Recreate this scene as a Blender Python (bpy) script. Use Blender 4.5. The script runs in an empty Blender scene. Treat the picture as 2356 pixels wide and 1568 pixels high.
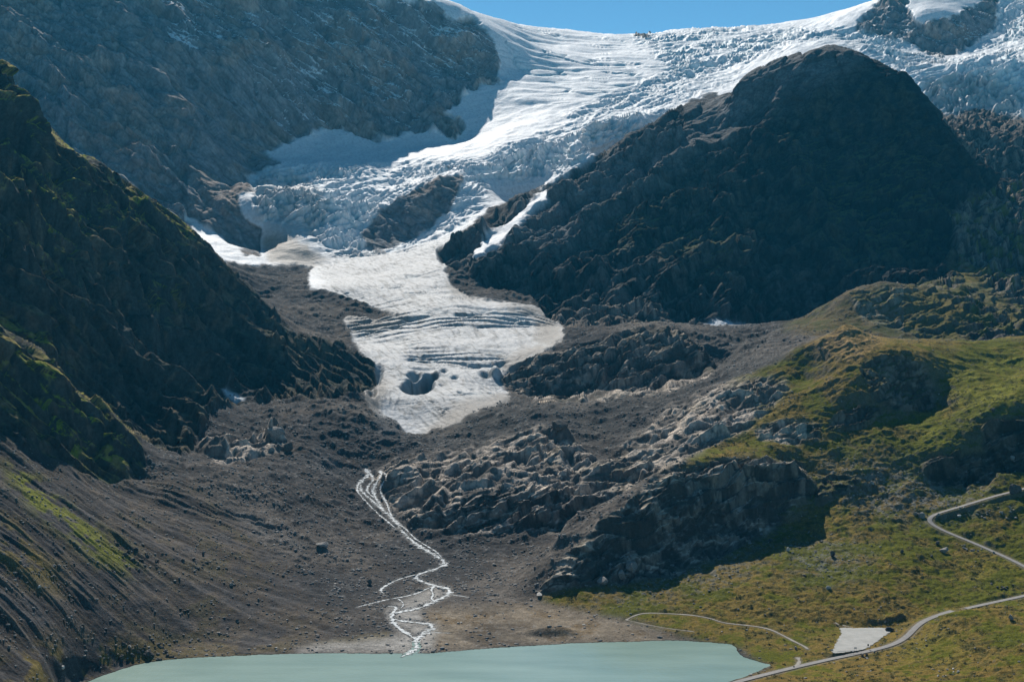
import bpy, math, random, os, time
import numpy as np
T0 = time.time()
QUICK = False            # halves the terrain grid for fast tests
rng = np.random.default_rng(7)
random.seed(7)
F, CX, HR, CZ = 3235.0, 1177.5, 560.0, 300.0      # focal length, centre column, horizon row, camera height
SUN_AZ, SUN_EL = math.radians(11), math.radians(38)   # degrees left of straight ahead, elevation
S = np.array([-math.sin(SUN_AZ)*math.cos(SUN_EL), math.cos(SUN_AZ)*math.cos(SUN_EL), math.sin(SUN_EL)])
scene = bpy.context.scene
COL = scene.collection

# ------------------------------------------------------------------ noise
_P = rng.permutation(256).astype(np.int32)
_P = np.concatenate([_P, _P, _P])
_G = rng.normal(size=(256, 3)).astype(np.float32)
_G /= np.linalg.norm(_G, axis=1)[:, None]
def _perlin(x, y, z):
    xi = np.floor(x).astype(np.int32); yi = np.floor(y).astype(np.int32); zi = np.floor(z).astype(np.int32)
    xf = (x-xi).astype(np.float32); yf = (y-yi).astype(np.float32); zf = (z-zi).astype(np.float32)
    xi &= 255; yi &= 255; zi &= 255
    u = xf*xf*xf*(xf*(xf*6-15)+10); v = yf*yf*yf*(yf*(yf*6-15)+10); w = zf*zf*zf*(zf*(zf*6-15)+10)
    def g(i, j, k):
        h = _P[_P[_P[xi+i]+yi+j]+zi+k]
        gg = _G[h]
        return gg[:, 0]*(xf-i)+gg[:, 1]*(yf-j)+gg[:, 2]*(zf-k)
    a = g(0,0,0); a += u*(g(1,0,0)-a)
    b = g(0,1,0); b += u*(g(1,1,0)-b)
    c = g(0,0,1); c += u*(g(1,0,1)-c)
    d = g(0,1,1); d += u*(g(1,1,1)-d)
    a += v*(b-a); c += v*(d-c)
    return (a+w*(c-a))*1.6
def perlin(P, s, off=0.0):
    n = len(P); out = np.empty(n, np.float32)
    for i in range(0, n, 250000):
        q = P[i:i+250000]
        out[i:i+250000] = _perlin(q[:, 0]/s+off, q[:, 1]/s+off*1.7, q[:, 2]/s+off*2.3)
    return out
def fbm(P, s, octv=4, gain=0.5, off=0.0):
    o = 0; a = 1.0
    for k in range(octv):
        o = o+a*perlin(P, s/2**k, off+k*11.3); a *= gain
    return o
def ridged(P, s, octv=4, gain=0.5, off=0.0):
    o = 0; a = 1.0; t = 0
    w = 1.0
    for k in range(octv):
        r = 1-np.abs(perlin(P, s/2**k, off+k*7.7))*1.4
        r = r*r*np.clip(w, 0, 1)
        w = r*1.6
        o = o+a*r; t += a; a *= gain
    return o/t*2-1
def sstep(a, b, x):
    t = np.clip((x-a)/(b-a), 0, 1); return t*t*(3-2*t)

# ------------------------------------------------------------------ base relief: survey points (column, row, distance)
CURVES = [
 # below the frame: slope the camera stands on, near lake shore
 [(-700,2177,60),(3000,2177,60)],[(-700,2177,200),(3000,2177,200)],[(-700,2177,400),(3000,2177,400)],
 [(-700,2150,600),(1500,2177,600),(3000,2120,600)],
 [(300,1975,690),(1700,1975,690)],[(300,1720,840),(1650,1720,840)],
 [(-600,1650,780),(-100,1700,780)],[(0,1568,880),(100,1568,897)],[(2100,1800,720),(2355,1800,720),(3000,1760,720)],
 # lake shore
 [(180,1568,961),(300,1530,998.8),(420,1513,1016.7),(600,1505,1025),(800,1502,1028.5),(930,1500,1030.7),(1000,1497,1034),
  (1150,1490,1041.8),(1300,1482,1050.8),(1450,1478,1055.4),(1560,1473,1061),(1640,1478,1055.4),(1700,1500,1030),(1737,1518,1011),(1773,1527,1002),(1730,1548,980),(1680,1568,961)],
 [(840,1470,1065),(1000,1450,1085)],[(970,1400,1140),(1100,1380,1160)],[(950,1330,1235)],[(1010,1290,1275)],[(1100,1300,1260)],[(1300,1440,1092)],[(1240,1368,1170)],
 [(500,1490,1042),(620,1480,1052)],[(1180,1330,1215)],
 # lower outcrop with the cliff
 [(1240,1360,1168),(1310,1280,1195),(1400,1200,1225),(1450,1160,1240),(1500,1110,1275),(1560,1085,1290),(1650,1068,1318),(1760,1066,1330),(1830,1072,1335),(1858,1100,1335)],
 [(1300,1340,1172),(1400,1330,1180),(1450,1325,1185),(1560,1305,1207),(1640,1280,1235),(1700,1252,1262),(1760,1215,1290),(1820,1160,1312),(1868,1128,1330)],
 [(1530,1200,1240),(1650,1170,1285),(1760,1140,1308)],
 # grassy spur above it
 [(1640,1035,1390),(1700,1020,1400),(1800,1030,1385)],[(1640,985,1430)],[(1740,945,1480)],[(1810,880,1540),(1850,860,1560)],
 [(1950,750,1600),(1900,775,1600),(1830,818,1590),(1760,857,1580),(1690,887,1570),(1640,925,1540),(1560,980,1500),(1480,1030,1470),(1400,1070,1440)],
 [(1950,750,1600),(2020,772,1610),(2080,790,1620),(2150,802,1640),(2200,790,1650),(2355,782,1700),(2700,760,1750)],
 [(1990,832,1525),(2060,815,1532),(2125,845,1520),(2150,900,1510)],[(2000,890,1482),(2070,926,1480),(2140,945,1484)],
 [(2200,900,1490)],[(2300,850,1570)],[(2270,960,1400),(2355,955,1400),(2600,950,1400)],[(2290,1085,1345),(2355,1080,1350)],
 [(2120,1062,1370),(2200,1045,1375),(2280,1040,1375)],[(2140,1100,1352),(2200,1112,1345),(2280,1112,1345)],
 [(1950,1000,1430)],[(1740,975,1440),(1810,965,1450),(1885,980,1440)],[(1740,1005,1412),(1810,1022,1405),(1890,1012,1412)],
 [(2000,1130,1340)],[(1900,1200,1290)],[(1800,1262,1240)],[(2100,1105,1345)],[(1880,1105,1350),(1960,1085,1360)],[(1890,1148,1325),(1960,1120,1335)],
 [(1830,1085,1360),(1860,1090,1362)],
 # roads
 [(2500,1080,1340),(2355,1125,1310),(2240,1162,1295),(2160,1182,1290),(2128,1192,1288),(2145,1208,1275),(2240,1250,1240),(2300,1276,1215),(2355,1300,1190),(2500,1360,1130)],
 [(2500,1340,1140),(2355,1370,1130),(2250,1390,1110),(2165,1412,1085),(2110,1440,1062),(2085,1468,1042),(1985,1500,1019),(1850,1540,985),(1700,1568,960)],
 [(1930,1442,1082),(2040,1442,1082)],[(1920,1480,1037),(2050,1470,1048)],
 [(1907,1352,1150),(1700,1350,1152)],[(1500,1380,1150)],[(1500,1318,1195),(1640,1300,1213)],[(1700,1430,1096)],[(1600,1455,1075)],[(1800,1400,1108)],[(2050,1380,1120)],[(2080,1280,1200)],
 [(1990,1412,1100),(2100,1415,1096)],
 [(2180,1412,1060),(2240,1402,1062),(2300,1420,1045),(2355,1440,1025),(2600,1440,1000)],[(2200,1480,1005)],[(2100,1540,962)],[(2355,1568,900),(2600,1568,880)],[(1950,1568,935)],
 # middle outcrops beside the stream
 [(1215,1000,1560),(1270,988,1560),(1320,1005,1560)],[(1440,1040,1500)],[(1000,1062,1520),(1100,1050,1510)],[(900,1085,1500)],
 [(950,1190,1370)],[(1060,1218,1340),(1150,1218,1340),(1250,1208,1345)],[(1090,1140,1375),(1150,1120,1385),(1240,1130,1382)],[(1400,1140,1390)],[(1350,1205,1335)],[(1250,1270,1275)],[(1000,1130,1440)],
 [(1330,1090,1440)],
 # stream bed
 [(850,1080,1560),(835,1110,1520),(870,1160,1450),(910,1200,1390),(950,1240,1335),(1010,1288,1275),(960,1325,1240)],
 # moraine slope below the glacier
 [(945,1008,1712),(1000,993,1690),(1060,970,1690),(1200,945,1680)],[(1500,940,1645)],[(1450,1000,1570)],[(1600,872,1800)],[(1700,800,1900)],[(1800,755,2000),(1860,745,2040)],[(1850,770,1900)],[(1620,800,1950)],[(1350,940,1680)],
 [(1100,1000,1640)],
 # left bank
 [(0,1400,950),(200,1400,1020),(400,1400,1080),(600,1400,1110),(800,1400,1126)],[(0,1250,1020),(200,1250,1100),(400,1250,1190),(600,1250,1240),(800,1250,1290),(890,1250,1310)],
 [(0,1480,915),(200,1500,985)],[(400,1480,1045)],
 [(-400,1000,1150),(-100,1080,1110),(0,1100,1130),(200,1130,1225)],[(400,1100,1335),(600,1100,1405),(780,1100,1490)],[(500,1000,1560)],[(700,1000,1600)],[(850,955,1680),(900,985,1690)],
 [(720,905,1770),(780,888,1780),(840,905,1770)],[(600,1180,1320)],
 # front buttress
 [(-400,500,1250),(0,745,1330),(50,775,1335),(100,820,1340),(180,925,1352),(230,960,1360),(290,1010,1372),(306,1085,1352)],
 [(-400,950,1150),(0,1000,1215),(150,1060,1262),(260,1110,1300)],
 [(0,790,1410),(150,900,1435)],
 [(-200,650,1480),(0,738,1480),(100,812,1500),(200,925,1530),(300,1005,1500)],
 # left ridge
 [(-500,-180,1850),(-100,50,1900),(0,160,1900),(50,240,1905),(100,278,1910),(200,352,1930),(300,422,1960),(420,500,1990),(480,570,2000),(530,622,2000),(545,665,1992),(600,728,1970),(650,782,1950),(700,830,1925)],
 [(-400,300,1560),(0,450,1595)],[(-300,160,1690),(0,300,1740),(60,345,1755)],[(200,470,1805)],[(350,545,1882)],[(200,600,1695)],[(350,700,1765)],[(500,750,1892)],[(250,800,1612)],[(400,850,1690)],[(500,900,1780)],[(600,920,1790)],[(700,892,1815)],[(620,850,1860)],
 [(700,788,2010),(770,798,2010),(820,815,2000),(862,850,1960)],[(740,872,1880),(800,885,1885),(850,888,1885)],
 [(-400,400,2400),(0,500,2400),(300,520,2400)],[(430,540,2600)],
 # upper left basin
 [(430,500,3000),(520,555,2920),(600,598,2820)],[(550,622,2700),(650,640,2650)],[(600,685,2500),(700,680,2500)],[(800,690,2450),(870,716,2360)],[(650,740,2250)],[(750,780,2150)],[(830,800,2100)],
 # glacier tongue
 [(945,1000,1722)],[(1000,930,1790)],[(870,890,1850),(850,930,1770)],[(1100,900,1850)],[(1150,918,1790)],[(900,840,1975)],[(1150,858,1950)],[(1010,845,1985)],[(1000,780,2130)],[(1250,800,2050)],[(1290,760,2140)],[(1000,700,2330),(1200,702,2330)],
 [(1000,640,2550)],[(800,660,2500)],[(1000,580,2800)],[(850,600,2800)],[(1050,530,2950)],[(1100,490,3050)],[(720,605,2840)],
 # ice cliffs and the rock island
 [(640,430,3120)],[(600,500,2980),(700,500,3010)],[(740,455,3110)],[(780,565,2920)],[(900,575,2920)],
 [(650,530,2962)],[(650,565,2895)],[(705,560,2910)],
 [(560,380,3380),(620,372,3400),(740,375,3400),(820,380,3400),(900,383,3400),(980,378,3400),(1050,362,3400),(1110,362,3390)],
 [(900,425,3290)],[(1000,397,3310)],[(870,470,3170)],[(895,468,3140),(950,425,3190),(1000,405,3210),(1058,403,3200)],[(842,545,3030),(870,577,2965),(960,545,3035),(1040,460,3100)],
 [(1110,425,3230)],[(1100,480,3070)],[(1150,400,3290)],
 [(800,335,3650)],[(1000,342,3560)],
 # rock wall
 [(590,350,3480),(640,335,3540),(740,297,3720),(860,320,3700),(950,305,3750),(1050,325,3700),(1062,270,3800),(1100,200,3950),(1142,187,4000)],
 [(560,430,3230)],[(592,560,2960)],[(500,535,2950)],
 [(-500,-190,3600),(0,-110,3700),(200,-95,3800),(400,-75,3920),(600,-60,4060),(800,-40,4160),(900,-12,4200),(1000,5,4220),(1040,22,4220),(1090,45,4220),(1130,82,4190),(1145,130,4150),(1148,168,4080)],
 [(300,100,3450)],[(600,100,3720)],[(850,100,3950)],[(-300,200,3100),(0,180,3260)],[(100,250,3160)],[(300,350,3110)],[(500,300,3350)],[(450,450,3050)],[(1000,150,4060)],[(750,220,3800)],
 # upper glacier
 [(900,-25,4350),(1020,0,4400),(1090,33,4600),(1200,58,4900),(1340,75,5100),(1440,83,5200),(1500,77,5200),(1560,68,5150),(1660,65,5150),(1820,73,4900),(1900,42,5000),(2010,0,5100),(2200,-60,5200),(2500,-150,5200)],
 [(1160,300,3600),(1250,300,3560)],[(1200,220,3900)],[(1180,150,4160)],[(1400,200,4000)],[(1400,120,4600)],[(1200,100,4600)],[(1600,120,4480)],[(1600,180,4080)],[(1300,350,3370)],[(1400,290,3520)],[(1500,250,3720)],[(1700,150,4200)],
 [(1200,468,3080),(1300,398,3180),(1450,308,3330),(1560,262,3430)],
 [(1750,120,4300),(1800,108,4300),(1900,92,4250),(2000,105,4150),(2080,140,4050)],
 # dark mountain
 [(1020,592,2720),(1060,552,2790),(1120,512,2860),(1250,442,2960),(1330,392,3020),(1450,312,3080),(1550,270,3100),(1590,236,3080),(1680,222,3010),(1695,198,2990),(1760,160,2970),(1860,132,2940),(1950,130,2900),(2010,150,2890),(2080,190,2870),(2122,238,2850),(2140,300,2830),(2160,350,2810),(2280,440,2760)],
 [(1300,500,3200),(1600,350,3350),(1900,250,3450),(2100,280,3350)],
 [(1950,250,2845)],[(1950,380,2750)],[(1950,480,2640)],[(1900,600,2505)],[(1850,700,2425)],[(1600,340,2850)],[(1650,290,2930)],[(1760,215,2935)],[(1820,310,2795)],[(1700,400,2720)],
 [(1560,450,2690)],[(1400,450,2790)],[(1500,600,2520)],[(1400,560,2600)],[(1300,600,2570)],[(1200,640,2530)],[(1120,657,2500),(1060,620,2560)],[(1220,662,2480)],[(1400,700,2330)],[(1300,752,2250)],[(1550,742,2290)],
 [(1650,578,2480)],[(1650,690,2350)],[(1700,745,2345),(1800,735,2330)],[(1700,500,2640)],
 [(2200,470,2660)],[(2210,600,2420)],[(2100,600,2460)],[(2100,655,2370)],[(2080,350,2760)],
 [(1230,695,2400),(1260,730,2310)],
 # polished knoll beside the tongue
 [(1168,868,1960),(1250,822,1985),(1330,795,2000),(1430,765,2020),(1520,757,2030),(1570,775,2020),(1640,835,1960)],
 [(1170,885,1920),(1250,905,1895),(1350,915,1880),(1450,900,1885),(1560,890,1885),(1635,858,1925)],
 [(1400,745,2180),(1600,750,2200)],[(1230,925,1800),(1320,915,1800),(1400,905,1810)],
 # right hand hill and slopes
 [(1830,738,2120),(1900,700,2080),(1950,668,2055),(2050,656,2050),(2150,660,2090)],[(2200,655,2210)],[(2000,725,1985)],[(2100,780,1900)],[(2230,782,1890)],[(2355,778,1900)],[(2250,722,1990)],[(2350,735,2050)],
 [(2355,600,2500),(2700,560,2600)],[(2290,680,2200)],[(2355,450,2900),(2800,350,3000)],[(2300,400,3030)],[(2355,300,3320)],[(2200,275,3480)],
 [(2090,165,3900),(2200,150,3900),(2300,140,3900),(2450,130,3900),(2800,100,3900)],[(2130,250,3700),(2250,240,3730),(2400,260,3650),(2800,260,3600)],[(2150,140,4120)],
 [(1970,62,4700),(2050,80,4600),(2160,128,4400),(2250,95,4550),(2290,60,4700)],[(1990,25,4830),(2090,-30,4950),(2200,-30,4950),(2290,-20,4900)],[(2130,30,4620),(2230,45,4640)],[(2330,110,4300)],[(2400,20,4600),(2800,-50,4700)],
 # behind every skyline
 [(-700,0,5200),(600,50,5600),(1200,150,6200),(2000,150,6200),(3000,50,6200)],[(-700,300,8500),(3000,300,8500)],
 [(-700,0,4700),(400,30,4800),(800,10,4800)],
]
def sample(c, d=42.0):
    out = []
    for (a, b) in zip(c[:-1], c[1:]):
        L = math.hypot((b[0]-a[0]), F*math.log(b[2]/a[2])*1.0)
        if abs(a[1]) > 1900 : L *= .25
        n = max(1, int(round(L/d)))
        for k in range(n):
            t = k/n
            out.append((a[0]+(b[0]-a[0])*t, a[1]+(b[1]-a[1])*t, math.exp(math.log(a[2])*(1-t)+math.log(b[2])*t)))
    out.append(c[-1]); return out
pts = []
for c in CURVES:
    pts += sample(c)
pts = np.array(pts)
# drop near-duplicates
UV = np.stack([pts[:, 0]/F, np.log(pts[:, 2])], 1)
keep = []
for i in range(len(UV)):
    if all((abs(UV[i]-UV[j]).max() > 0.002) for j in keep): keep.append(i)
pts = pts[keep]; UV = UV[keep]
RC = 0.008
def phi(d2): return np.sqrt(d2+RC*RC)
A = phi(((UV[:, None]-UV[None])**2).sum(-1))
n = len(UV)
M = np.zeros((n+3, n+3)); M[:n, :n] = A-np.eye(n)*2e-4; M[:n, n] = 1; M[:n, n+1:] = UV; M[n:, :n] = M[:n, n:].T
rhs = np.zeros(n+3); rhs[:n] = pts[:, 1]
sol = np.linalg.solve(M, rhs)
gpx = np.arange(-900, 3301, 10.0); gv = np.linspace(math.log(55), math.log(9000), 900)
dens = np.interp(gv, [math.log(55), math.log(840), math.log(900), math.log(5400), math.log(9000)], [.15, .3, 1, 1, .2])
cum = np.cumsum(dens); cum = (cum-cum[0])/(cum[-1]-cum[0])
gv = np.interp(np.linspace(0, 1, 760), cum, gv)
ROW = np.empty((len(gv), len(gpx)), np.float32)
for i in range(0, len(gv), 20):
    v = gv[i:i+20]
    d2 = (gpx[None, :, None]/F-UV[None, None, :, 0])**2+(v[:, None, None]-UV[None, None, :, 1])**2
    ROW[i:i+20] = phi(d2)@sol[:n]+sol[n]+sol[n+1]*gpx[None]/F+sol[n+2]*v[:, None]
print('base', len(UV), time.time()-T0)

# ------------------------------------------------------------------ sampling grid (finer where the relief faces the viewer)
k = 2.0 if QUICK else 1.0
px = np.concatenate([np.arange(-880, -60, 14*k), np.arange(-60, 2415, 1.75*k), np.arange(2420, 3280, 14*k)]).astype(np.float64)
NR = int(1640/k)
ci = np.clip(np.searchsorted(gpx, px)-1, 0, len(gpx)-2); ct = (px-gpx[ci])/(gpx[ci+1]-gpx[ci])
prof = ROW[:, ci]*(1-ct)+ROW[:, ci+1]*ct            # (nv, ncol)
dv = np.diff(gv)[:, None]; dr = np.diff(prof, axis=0)
wgt = np.where(dr < 0, -dr, 0.12*dr)+ dv*F*0.11
inframe = (gv[:-1, None] > math.log(870))
wgt = np.where(inframe, wgt, wgt*0.08)
wgt = np.where((prof[:-1] < -60), wgt*0.2, wgt)
# smooth the weights across columns so grid lines stay even
kern = 31; pad = np.pad(wgt, ((0, 0), (kern//2, kern//2)), 'edge'); cs = np.cumsum(np.pad(pad, ((0, 0), (1, 0))), 1); wgt = (cs[:, kern:]-cs[:, :-kern])/kern
cw = np.concatenate([np.zeros((1, len(px))), np.cumsum(wgt, 0)]); cw /= cw[-1]
V = np.empty((NR, len(px))); R = np.empty_like(V)
q = np.linspace(0, 1, NR)
for j in range(len(px)):
    V[:, j] = np.interp(q, cw[:, j], gv); R[:, j] = np.interp(V[:, j], gv, prof[:, j])
PX = np.broadcast_to(px, V.shape); Y = np.exp(V)
X = (PX-CX)*Y/F; Z = CZ+Y*(HR-R)/F
SH = X.shape; N = X.size
print('grid', SH, time.time()-T0)

# ------------------------------------------------------------------ helpers on the relief
def first_hit(pxv, row, Rg=None, Yg=None, ymin=0):
    """distance of the first ground seen at a column and row of the survey view"""
    Rg = R if Rg is None else Rg
    j = np.clip((np.searchsorted(px, pxv)), 1, len(px)-1); 
    if abs(px[j-1]-pxv) < abs(px[j]-pxv): j -= 1
    c = Rg[:, j]; yy = Y[:, j]
    idx = np.nonzero((c <= row) & (yy > max(ymin, 500)))[0]
    if len(idx) == 0: return yy[-1]
    i = idx[0]
    if i == 0: return yy[0]
    a, b = c[i-1], c[i]
    t = 0 if a == b else (a-row)/(a-b)
    return float(yy[i-1]+(yy[i]-yy[i-1])*min(max(t, 0), 1))
def world(pxv, row, Yv): return ((pxv-CX)*Yv/F, Yv, CZ+Yv*(HR-row)/F)

# ------------------------------------------------------------------ zones, drawn in survey coordinates and pinned to a range of distances
RX0, RY0, RS = -900, -460, 2.0
RW, RH = 2110, 1100
def raster(poly, blur=2):
    m = np.zeros((RH, RW), np.float32)
    xs = (np.array([p[0] for p in poly], float)-RX0)/RS; ys = (np.array([p[1] for p in poly], float)-RY0)/RS
    y0 = max(0, int(ys.min())); y1 = min(RH, int(ys.max())+2)
    for r in range(y0, y1):
        cr = []
        for a in range(len(xs)):
            b = (a+1) % len(xs)
            if (ys[a] <= r) != (ys[b] <= r): cr.append(xs[a]+(r-ys[a])*(xs[b]-xs[a])/(ys[b]-ys[a]))
        cr.sort()
        for a, b in zip(cr[::2], cr[1::2]):
            m[r, max(0, int(round(a))):max(0, min(RW, int(round(b))))] = 1
    if blur > 0:
        for ax in (0, 1, 0, 1):
            kk = 2*int(blur)+1
            p = np.pad(m, [(kk//2+1, kk//2) if ax == q_ else (0, 0) for q_ in (0, 1)], 'edge')
            c = np.cumsum(p, ax, dtype=np.float64)
            m = ((c[kk:]-c[:-kk]) if ax == 0 else (c[:, kk:]-c[:, :-kk]))/kk
            m = m.astype(np.float32)
    return m
def look(m, u, v):
    a = (u-RX0)/RS; b = (v-RY0)/RS
    a = np.clip(a, 0, RW-1.01); b = np.clip(b, 0, RH-1.01)
    i = a.astype(np.int32); j = b.astype(np.int32); a = (a-i).astype(np.float32); b = (b-j).astype(np.float32)
    return (m[j, i]*(1-a)+m[j, i+1]*a)*(1-b)+(m[j+1, i]*(1-a)+m[j+1, i+1]*a)*b

P0 = np.stack([X, Y, Z], -1).reshape(-1, 3).astype(np.float32)
fpx = PX.ravel().astype(np.float32); frow = R.ravel().astype(np.float32); fY = Y.ravel().astype(np.float32)
Pn = P0*np.array([1, .6, 1], np.float32)
jx = fbm(Pn, 45, 3, .6, 3.1)*7; jy = fbm(Pn, 45, 3, .6, 9.4)*6
ux = fpx+jx; uy = frow+jy
ZN = ['wall', 'ridge', 'mountain', 'outcrop', 'scree', 'moraine', 'grass', 'ice', 'far']
ZI = {n_: i for i, n_ in enumerate(ZN)}
W = np.zeros((len(ZN), N), np.float32); W[ZI['moraine']] = 1
def paint(zone, poly, y0=0, y1=1e5, blur=1.5, amt=1.0, sharp=False):
    m = raster(poly, blur)
    sel = np.nonzero((fY > y0) & (fY < y1) & (ux > min(p[0] for p in poly)-40) & (ux < max(p[0] for p in poly)+40))[0]
    w = look(m, ux[sel], uy[sel])*amt
    if sharp: w = sstep(.3, .7, w)
    W[:, sel] *= (1-w); W[ZI[zone]][sel] += w
def mask(polys, y0=0, y1=1e5, blur=4, jit=1.0):
    out = np.zeros(N, np.float32)
    for poly in polys:
        m = raster(poly, blur)
        sel = np.nonzero((fY > y0) & (fY < y1))[0]
        out[sel] = np.maximum(out[sel], look(m, fpx[sel]+jx[sel]*jit, frow[sel]+jy[sel]*jit))
    return out
ICE = [(860,-460),(3300,-460),(3300,300),(2420,300),(2355,275),(2300,265),(2260,243),(2200,266),(2140,258),(2120,240),(2000,300),(1700,330),(1650,215),(1590,226),(1555,267),(1470,297),(1400,342),(1300,402),(1250,430),(1200,447),(1130,482),(1080,520),(1040,545),(1010,580),(1032,602),(1022,625),(1042,652),(1072,683),(1150,692),(1230,702),(1262,715),(1290,745),(1302,775),(1270,802),(1200,840),(1160,867),(1150,882),(1178,915),(1130,932),(1060,962),(1000,986),(945,1010),(900,972),(850,942),(835,900),(868,862),(850,827),(820,792),(790,742),(800,727),(850,727),(905,720),(880,714),(830,690),(760,672),(715,662),(705,640),(720,612),(650,606),(620,613),(560,606),(500,598),(470,560),(410,490),(440,500),(520,550),(600,592),(600,540),(593,520),(560,500),(547,450),(400,300)]
paint('ice', ICE, 1690)
WALL = [(-900,-460),(870,-460),(872,-8),(960,2),(1018,18),(1038,45),(1062,40),(1090,42),(1120,65),(1138,95),(1150,150),(1145,180),(1155,188),(1105,199),(1058,230),(1020,262),(1055,267),(1065,290),(1052,326),(1012,310),(972,307),(938,302),(892,323),(845,313),(785,297),(740,295),(700,315),(640,335),(612,342),(645,375),(600,395),(563,413),(590,440),(547,450),(565,500),(595,525),(602,592),(570,588),(500,540),(430,498),(400,560),(-900,700)]
paint('wall', WALL, 2500)
paint('far', [(-900,-460),(3300,-460),(3300,-200),(-900,-200)], 6500)
paint('wall', [(1064,398),(1062,430),(1040,470),(990,522),(955,547),(870,580),(836,562),(838,530),(870,490),(920,455),(970,418),(1020,402)], 2900, 3260)
for p_ in ([(1966,66),(1985,30),(2030,0),(2085,-25),(2092,20),(2110,50),(2180,45),(2250,10),(2300,-25),(2290,60),(2250,95),(2200,127),(2160,134),(2120,112),(2060,87),(2000,77)],): paint('wall', p_, 4200, 5400)
paint('outcrop', [(2125,262),(2200,270),(2260,248),(2355,280),(3300,300),(3300,800),(2100,800),(2100,300)], 2300, 3740)
paint('outcrop', [(1460,76),(1485,74),(1495,82),(1455,84)], 4900, 5400, .5)
# left basin of rubble
paint('moraine', [(520,606),(620,613),(715,608),(705,662),(770,674),(830,692),(905,720),(850,727),(795,727),(790,742),(820,795),(760,800),(560,700)], 1990, 2960)
MOUNT = [(1012,583),(1060,543),(1120,503),(1200,457),(1248,433),(1330,381),(1450,299),(1545,252),(1575,180),(1680,150),(1690,120),(1760,80),(1860,55),(1950,48),(2025,70),(2105,110),(2160,175),(2185,270),(2205,325),(2300,410),(3000,700),(2280,720),(2100,660),(1900,715),(1830,738),(1700,748),(1560,760),(1420,765),(1310,760),(1260,722),(1225,672),(1120,660),(1075,625),(1015,605)]
paint('mountain', MOUNT, 2220, 3110)
paint('mountain', [(1012,583),(1060,543),(1120,503),(1200,457),(1248,433),(1330,383),(1450,301),(1545,260),(1560,420),(1000,640)], 2700, 3190)
paint('outcrop', [(2190,480),(2300,420),(3300,500),(3300,790),(2355,790),(2200,790),(1980,735),(1960,672),(2100,655),(2210,640)], 1850, 3000)
paint('ice', [(1256,440),(1240,446),(1190,490),(1130,535),(1085,575),(1078,596),(1112,586),(1162,546),(1212,496),(1262,450)], 2500, 3100, 1)
paint('outcrop', [(1260,722),(1320,700),(1420,690),(1520,700),(1560,745),(1480,750),(1400,760),(1310,760)], 2150, 2600)
paint('outcrop', [(1152,880),(1165,858),(1250,815),(1330,790),(1430,760),(1520,750),(1580,768),(1645,835),(1640,865),(1560,895),(1450,908),(1400,925),(1310,945),(1220,945),(1230,925),(1190,905)], 1740, 2060)
paint('ridge', [(-900,-460),(-100,20),(0,105),(60,185),(120,225),(210,295),(310,370),(435,455),(505,525),(560,590),(575,640),(625,700),(670,755),(730,775),(800,795),(862,840),(865,890),(810,900),(720,915),(690,915),(610,925),(500,935),(440,1030),(330,1090),(300,1130),(200,1090),(0,1050),(-900,1000)], 1455, 2060)
paint('ridge', [(-900,300),(-400,360),(0,695),(70,735),(125,780),(200,885),(250,925),(320,985),(335,1095),(250,1105),(190,1080),(150,1060),(0,1005),(-900,900)], 1170, 1460)
paint('outcrop', [(455,1020),(520,990),(560,1010),(600,985),(650,990),(670,1030),(560,1060),(500,1060)], 1400, 1700)
paint('scree', [(-900,980),(0,1005),(150,1060),(260,1105),(330,1100),(440,1100),(560,1200),(700,1350),(800,1450),(640,1500),(180,1600),(-900,1800)], 640, 1360, 8)
GR = [(1235,1378),(1300,1352),(1400,1340),(1480,1335),(1560,1318),(1640,1290),(1700,1262),(1780,1210),(1830,1150),(1880,1112),(1840,1062),(1700,1055),(1560,1080),(1590,1045),(1650,1010),(1700,960),(1770,930),(1800,900),(1780,880),(1650,895),(1700,872),(1765,845),(1830,805),(1900,762),(1950,735),(2020,760),(2080,775),(2200,775),(3300,740),(3300,1900),(1500,1900),(1680,1570),(1740,1548),(1778,1530),(1735,1512),(1700,1484),(1640,1470),(1570,1458),(1480,1430),(1430,1418),(1330,1400)]
paint('grass', GR, 640, 1770, 3)
paint('outcrop', [(1230,1372),(1290,1290),(1390,1195),(1450,1150),(1510,1100),(1560,1078),(1650,1060),(1760,1058),(1830,1064),(1862,1095),(1872,1130),(1820,1170),(1760,1220),(1700,1258),(1640,1288),(1560,1312),(1450,1332),(1400,1335),(1300,1350)], 1100, 1360, 2)
paint('outcrop', [(1380,1060),(1470,1000),(1560,930),(1640,890),(1750,870),(1815,880),(1800,920),(1720,975),(1650,1005),(1600,1045),(1560,1075),(1500,1100),(1400,1150),(1330,1170),(1290,1215),(1150,1225),(1060,1222),(950,1200),(880,1150),(850,1085),(930,1062),(1050,1040),(1150,1010),(1240,985),(1300,985),(1330,1020)], 1290, 1640, 4)
for p_, a, b in (([(1985,835),(2060,812),(2130,842),(2155,900),(2145,945),(2070,950),(2010,910),(1985,870)],1440,1530),
   ([(1735,985),(1800,965),(1888,978),(1892,1012),(1800,1028),(1745,1010)],1395,1460),
   ([(2120,1062),(2200,1042),(2285,1040),(2292,1112),(2200,1116),(2140,1102)],1335,1390),
   ([(1872,1128),(1890,1100),(1960,1080),(1978,1100),(1955,1130),(1890,1152)],1315,1370),
   ([(2270,965),(2355,955),(2700,950),(2700,1090),(2290,1090),(2262,1020)],1335,1410),
   ([(1930,950),(2000,925),(2040,945),(1980,985),(1900,1000)],1430,1480)): paint('outcrop', p_, a, b, 2, .85)
paint('grass', [(1790,752),(1850,722),(1900,695),(1950,660),(2050,650),(2150,655),(2220,700),(2240,780),(2100,790),(1950,775),(1860,770)], 1850, 2200, 5, .55)
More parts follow.
